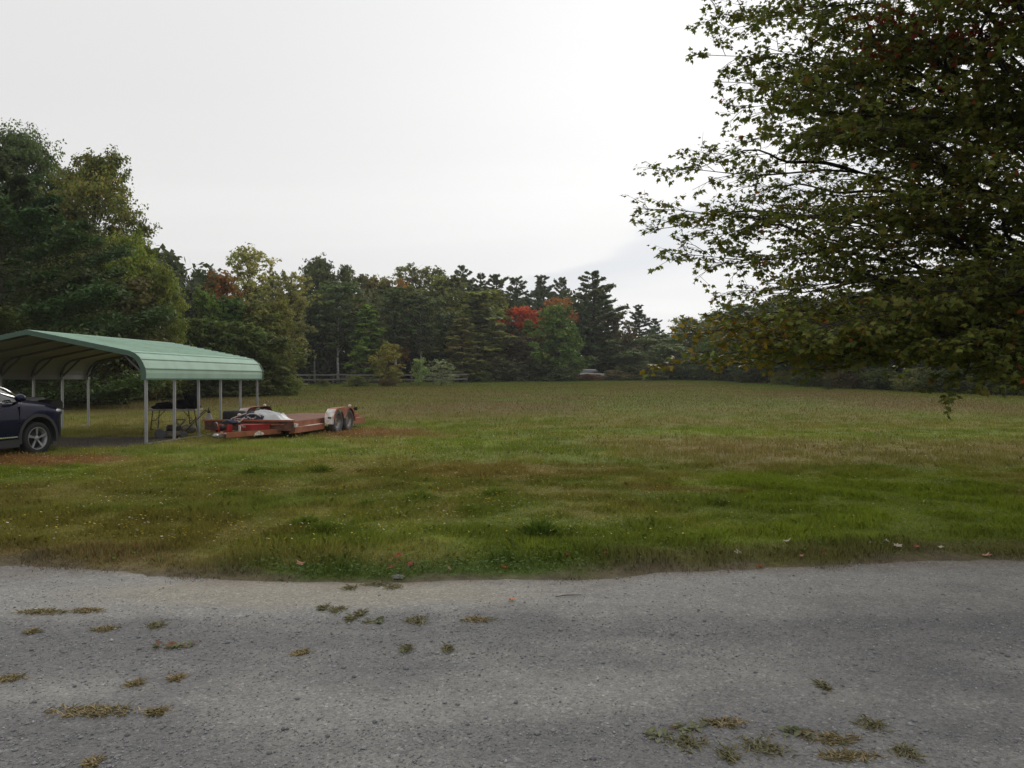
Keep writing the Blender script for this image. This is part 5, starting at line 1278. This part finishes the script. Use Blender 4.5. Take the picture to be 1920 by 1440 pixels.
# ------------------------------------------------------------------ small things on the road and verge
mnb = shape
def leafy_mesh(seed, size, curl=.3):
    rr = random.Random(seed); vs = [(x*size, y*size, (curl*(x*x*1.6)+.18*math.sin(y*5+seed))*size) for x, y in mnb]; vs.append((0,.4*size,-.02*size)); n = len(mnb)
    me = bpy.data.meshes.new('fallen_leaf'); me.from_pydata(vs, [], [(i, (i+1) % n, n) for i in range(n)]); me.update(); return me
def lmat(name, col): return mat(name, col, .75, var=.3, scale=40)
LM = {'red': lmat('red_dead_leaf', (.26,.055,.035)), 'pink': lmat('pinkish_dead_leaf', (.36,.19,.13)), 'pale': lmat('pale_dead_leaf', (.42,.36,.28)), 'orange': lmat('orange_dead_leaf', (.45,.17,.05))}
fl_ = [(561,1068,'pink','pinkish fallen leaf at the lip of the clover verge',1.1),(752,1050,'red','red fallen leaf lying high in the dark clover verge',1.1),(768,1064,'red','red fallen leaf low in the clover beside the flat stone',1.1),
 (728,1073,'red','dull red fallen leaf on the bare soil below the clover',.9),(846,1075,'pink','pale pink fallen leaf on the soil right of the flat stone',.9),(946,1072,'orange','curled orange fallen leaf on the soil edge at the middle',1.0),
 (1060,1048,'red','small red fallen leaf in the dry verge right of centre',.8),(1136,1046,'red','bright red fallen leaf alone in the dry verge right of centre',.9),(962,1128,'orange','orange fallen leaf out on the gravel near the stick',.8),
 (1471,1021,'pale','pale fallen leaf in the green grass above the right verge',1.1),(1387,1045,'pale','cream fallen leaf on the right verge near the gravel',1.1),(1640,1025,'pale','cream fallen leaf in the right verge left of a pair',1.0),
 (1656,1022,'pale','cream fallen leaf touching its twin in the right verge',1.0),(1684,1034,'pale','largest cream fallen leaf in the right verge',1.3),(1724,1034,'red','red fallen leaf beside the largest cream leaf',.9),(1763,1033,'pale','small cream fallen leaf near the right end of the verge',.8),
 (1848,1049,'pink','pinkish leaf on the gravel edge far right',1.2),(1548,1046,'red','small red leaf on the gravel edge under the maple',.8),(1426,1066,'orange','orange leaf on the gravel below the cream leaf',.8),(250,1032,'red','red fallen leaf in the dry verge at the left',.8),(1686,1018,'red','small red leaf just above the largest cream leaf',.7),(1505,1050,'pink','pink leaf at the gravel edge between red and cream leaves',.7)]
for i, (px, py, c, lab, s) in enumerate(fl_):
    p = G(px, py); o = link('fallen_leaf', leafy_mesh(i, .068*s)); o.data.materials.append(LM[c]); o.location = p+Vector((0,0,.028 if p.y > road_edge(p.x) else .008)); o.rotation_euler = (R(14+10*math.sin(i*5)), R(14*math.cos(i*3)), i*1.9)
    tag(o, lab, 'fallen leaf', 'fallen leaves along the road edge')
def weed(name, label, px, py, wpx, kind, seed):
    p = G(px, py); rr = np.random.RandomState(seed); wd = wpx/F*p.y
    z0 = p.z
    if kind == 'dry':
        n = int(50+480*wd); u = np.clip(rr.normal(size=n)*.24, -.6, .6); x = u*wd; y = (rr.rand(n)-.5)*min(.16, .07+wd*.12)*np.sqrt(np.clip(1-(2*u)**2, .05, 1))
        h = .004+.012*rr.rand(n); az = rr.rand(n)*6.283; ln = .02+.04*rr.rand(n); wv = .0022+.002*rr.rand(n)
        c = np.array([.36,.28,.17])*(.6+.8*rr.rand(n, 1)); g = rr.rand(n) < .22; c[g] = np.array([.19,.18,.09])*(.6+.8*rr.rand(g.sum(), 1))
    elif kind == 'green':
        n = int(60+330*wd); u = np.clip(rr.normal(size=n)*np.where(rr.rand(n) < .4, .12, .25 if wd > .12 else .14), -.43, .43); x = u*wd; y = rr.normal(size=n)*min(.05, .03+wd*.06)*.9
        h = .004+.016*rr.rand(n)**1.5; az = rr.rand(n)*6.283; ln = .02+.035*rr.rand(n); wv = .0025+.003*rr.rand(n)
        c = np.array([.24,.23,.15])*(.6+.8*rr.rand(n, 1)); g = rr.rand(n) < .3; c[g] = np.array([.24,.20,.12])
    if kind in ('dry', 'green'):
        zz = rz_road(p.x+x, p.y+y)
        A = np.stack([x, y, zz-z0], 1); W = np.stack([np.cos(az+1.57)*wv, np.sin(az+1.57)*wv, 0*wv], 1); T = A+np.stack([np.cos(az)*ln, np.sin(az)*ln, h], 1); Mi = (A+T)/2+np.array([0,0,1])*(h*.35)[:, None]
        V = np.stack([A-W, A+W, Mi+W*.8, T, Mi-W*.8], 1).reshape(-1, 3)
        o = link(name, np_mesh(name, V, 5, n, M['grass'], np.repeat(c, 5, 0)))
    else:
        V = []; C = []; k = max(14, int(wd*170)); nv = 0; F_ = []
        for i in range(k):
            az = rr.rand()*6.283; L_ = (.028+.040*rr.rand()); bx, by = (rr.rand()-.5)*wd*.75, (rr.rand()-.5)*.07
            el = .15+.75*rr.rand(); d = np.array([math.cos(az)*math.cos(el), math.sin(az)*math.cos(el), math.sin(el)]); sd = np.array([-math.sin(az), math.cos(az), 0])
            b0 = np.array([bx, by, float(rz_road(p.x+bx, p.y+by))-z0]); wv = L_*(.16+.12*rr.rand()); c = np.array([.19,.20,.115])*(.55+.8*rr.rand())
            if rr.rand() < .15: c = np.array([.22,.12,.07])
            dr = np.array([0,0,-L_*.35])
            V += [b0, b0+d*L_*.35+sd*wv, b0+d*L_*.7+sd*wv*.9+dr*.4, b0+d*L_+dr, b0+d*L_*.7-sd*wv*.9+dr*.4, b0+d*L_*.35-sd*wv]; C += [c]*6
        o = link(name, np_mesh(name, np.array(V), 6, k, M['grass'], np.array(C)))
    o.location = p; tag(o, label, 'weed' if kind != 'dry' else 'dry grass', 'weeds growing in the gravel road'); return o
wl = [
 ('dry_grass_patch','tan dry grass patch on the gravel, upper left of a pair',80,1151,90,'dry'),('dry_grass_patch','orange dry grass patch on the gravel, right one of the pair',160,1148,60,'dry'),('dry_grass_patch','small dry tuft below the pair of dry patches',197,1182,38,'dry'),
 ('dry_grass_patch','short dry streak left of the small dry tuft',60,1188,24,'dry'),('dry_grass_patch','dry clump cut by the left edge of the road',16,1276,52,'dry'),('dry_grass_patch','longest tan dry grass strip at lower left',178,1337,168,'dry'),('dry_grass_patch','small dry tuft right of the longest strip',294,1338,36,'dry'),
 ('road_weed','low green weed above the leafy weed at left',292,1177,40,'green'),('leafy_weed','broad leaved weed spread on the gravel at left',310,1216,52,'leafy'),('leafy_weed','upright cluster of leaves touching the left broad leaved weed',343,1212,36,'leafy'),
 ('road_weed','green tuft topmost of the cluster below the clover verge',658,1088,38,'green'),('road_weed','green tuft hanging lowest of the cluster below the clover verge',655,1104,30,'green'),('road_weed','wide green mat below the flat stone',705,1098,60,'green'),('road_weed','yellowish green mat right of the wide mat below the stone',738,1102,44,'green'),
 ('leafy_weed','pale broad leaved weed near the middle of the gravel',700,1169,52,'leafy'),('road_weed','thin bare sprig left of the pale broad leaved weed',655,1166,26,'green'),('road_weed','flat green weed right of the pale broad leaved weed',780,1166,46,'green'),('dry_grass_patch','brown dry tuft alone right of the middle weeds',895,1166,52,'dry'),
 ('road_weed','tiny green tuft on the sandy patch at left',605,1142,18,'green'),('road_weed','small flat weed on the sandy patch',632,1146,36,'green'),('road_weed','dark tiny tuft above the pale broad leaved weed',677,1151,18,'green'),('road_weed','small green ball of weed below the middle of the road',760,1221,20,'green'),
 ('dry_grass_patch','dry smear left of the small green ball of weed',565,1226,30,'dry'),('road_weed','dim green tuft right of the small green ball',840,1219,20,'green'),('dry_grass_patch','pale dry tuft in the lower left gravel',330,1277,30,'dry'),('dry_grass_patch','grey dry tuft left of the pale dry tuft',250,1284,24,'dry'),
 ('leafy_weed','spiky green weed at the left of the bottom right cluster',1236,1386,46,'leafy'),('leafy_weed','fuller leafy weed in the bottom right cluster',1292,1372,56,'leafy'),('road_weed','olive mat under the fuller leafy weed at bottom right',1285,1398,90,'green'),('dry_grass_patch','tan dry mat above the bottom right cluster',1355,1358,80,'dry'),
 ('leafy_weed','spiky weed in the middle of the bottom right cluster',1500,1382,76,'leafy'),('dry_grass_patch','brown dry mat right of the spiky middle weed',1565,1390,90,'dry'),('road_weed','yellow green tuft at the right of the bottom cluster',1637,1367,54,'green'),('road_weed','low green mat along the bottom of the right cluster',1432,1408,120,'green'),
 ('road_weed','pale green tuft at the bottom edge left of the low mat',1368,1424,50,'green'),('dry_grass_patch','brown dry mat at the bottom edge far right',1590,1424,110,'dry'),('road_weed','faint green weed at the bottom right corner',1700,1420,60,'green'),('road_weed','lone green sprig on the gravel right of centre',1546,1290,28,'green'),('dry_grass_patch','pale tuft at the bottom edge on the left',170,1434,34,'dry'),
 ('dry_grass_patch','brown fringe tuft on the left gravel edge',262,1069,34,'dry'),('road_weed','small bright green tuft right of the flat stone',798,1083,18,'green')]
for i, (nm, lab, px, py, wp, kd) in enumerate(wl): weed(nm, lab, px, py, wp, kd, 150+i)
# taller dark tussocks in the field
def tussock(label, px, py, wpx, hpx, seed, col):
    p = G(px, py); rr = np.random.RandomState(seed); n = 700; wd = wpx/F*p.y; H_ = hpx/F*p.y*1.05
    x = rr.normal(size=n)*wd*.2; y = rr.normal(size=n)*wd*.18; out = np.stack([x, y], 1)/(wd*.5)
    h = H_*(.5+.6*rr.rand(n))*np.clip(1.1-np.abs(x)/(wd*.6), .3, 1); wv = .003+.003*rr.rand(n)
    A = np.stack([x, y, gz(p.x+x, p.y+y)-p.z], 1); T = A+np.stack([out[:, 0]*H_*.6+rr.normal(size=n)*.04, out[:, 1]*H_*.6+rr.normal(size=n)*.04, h], 1); Mi = A*.5+T*.5+np.array([0,0,1])*(h*.18)[:, None]
    az = rr.rand(n)*6.283; W = np.stack([np.cos(az)*wv, np.sin(az)*wv, 0*wv], 1); V = np.stack([A-W, A+W, Mi+W*.8, T, Mi-W*.8], 1).reshape(-1, 3)
    o = link('grass_tussock', np_mesh('grass_tussock', V, 5, n, M['grass'], np.repeat(np.array(col)*(.6+.8*rr.rand(n, 1)), 5, 0))); o.location = p; tag(o, label, 'grass tussock', 'taller tussocks in the grass')
tus = [(1015,1006,70,30,'darkest round grass tussock right of centre near the verge'),(606,998,56,20,'dark tussock above the clover verge'),(570,985,50,16,'dark tussock left of the tussock above the clover verge'),(785,937,56,16,'dark tussock in the middle of the green grass'),(425,932,50,16,'low tussock in the flowery grass at left'),
       (475,889,44,14,'small tussock far in the flowery grass'),(690,950,50,14,'low tussock left of the middle one'),(600,884,44,13,'small tussock below the trailer wheels'),(925,930,50,14,'tussock right of the middle one'),(1345,945,56,12,'dark tussock in the right green band'),(880,960,50,14,'low tussock above the darkest round one')]
for i, (px, py, wp, hp, lab) in enumerate(tus): tussock(lab, px, py, wp, hp, 200+i, (.155,.200,.034) if i else (.105,.160,.028))
# stick and flat stone
p = G(1066, 1122); o = MB().tube([(-.095,-.012,.006),(-.03,.006,.011),(.04,.004,.012),(.095,.018,.008)], [.003,.004,.0035,.002], 6).build('stick', M['twig']); o.location = p; o.rotation_euler = (0,0,.05); tag(o, 'thin brown stick lying on the gravel near the middle', 'stick')
p = G(746, 1086); o = MB().lump((0,0,.012), (.052,.036,.016), 4, .25, 2, 3).build('flat_stone', M['rock']); o.location = p; tag(o, 'flat grey stone half buried at the edge of the clover', 'stone')
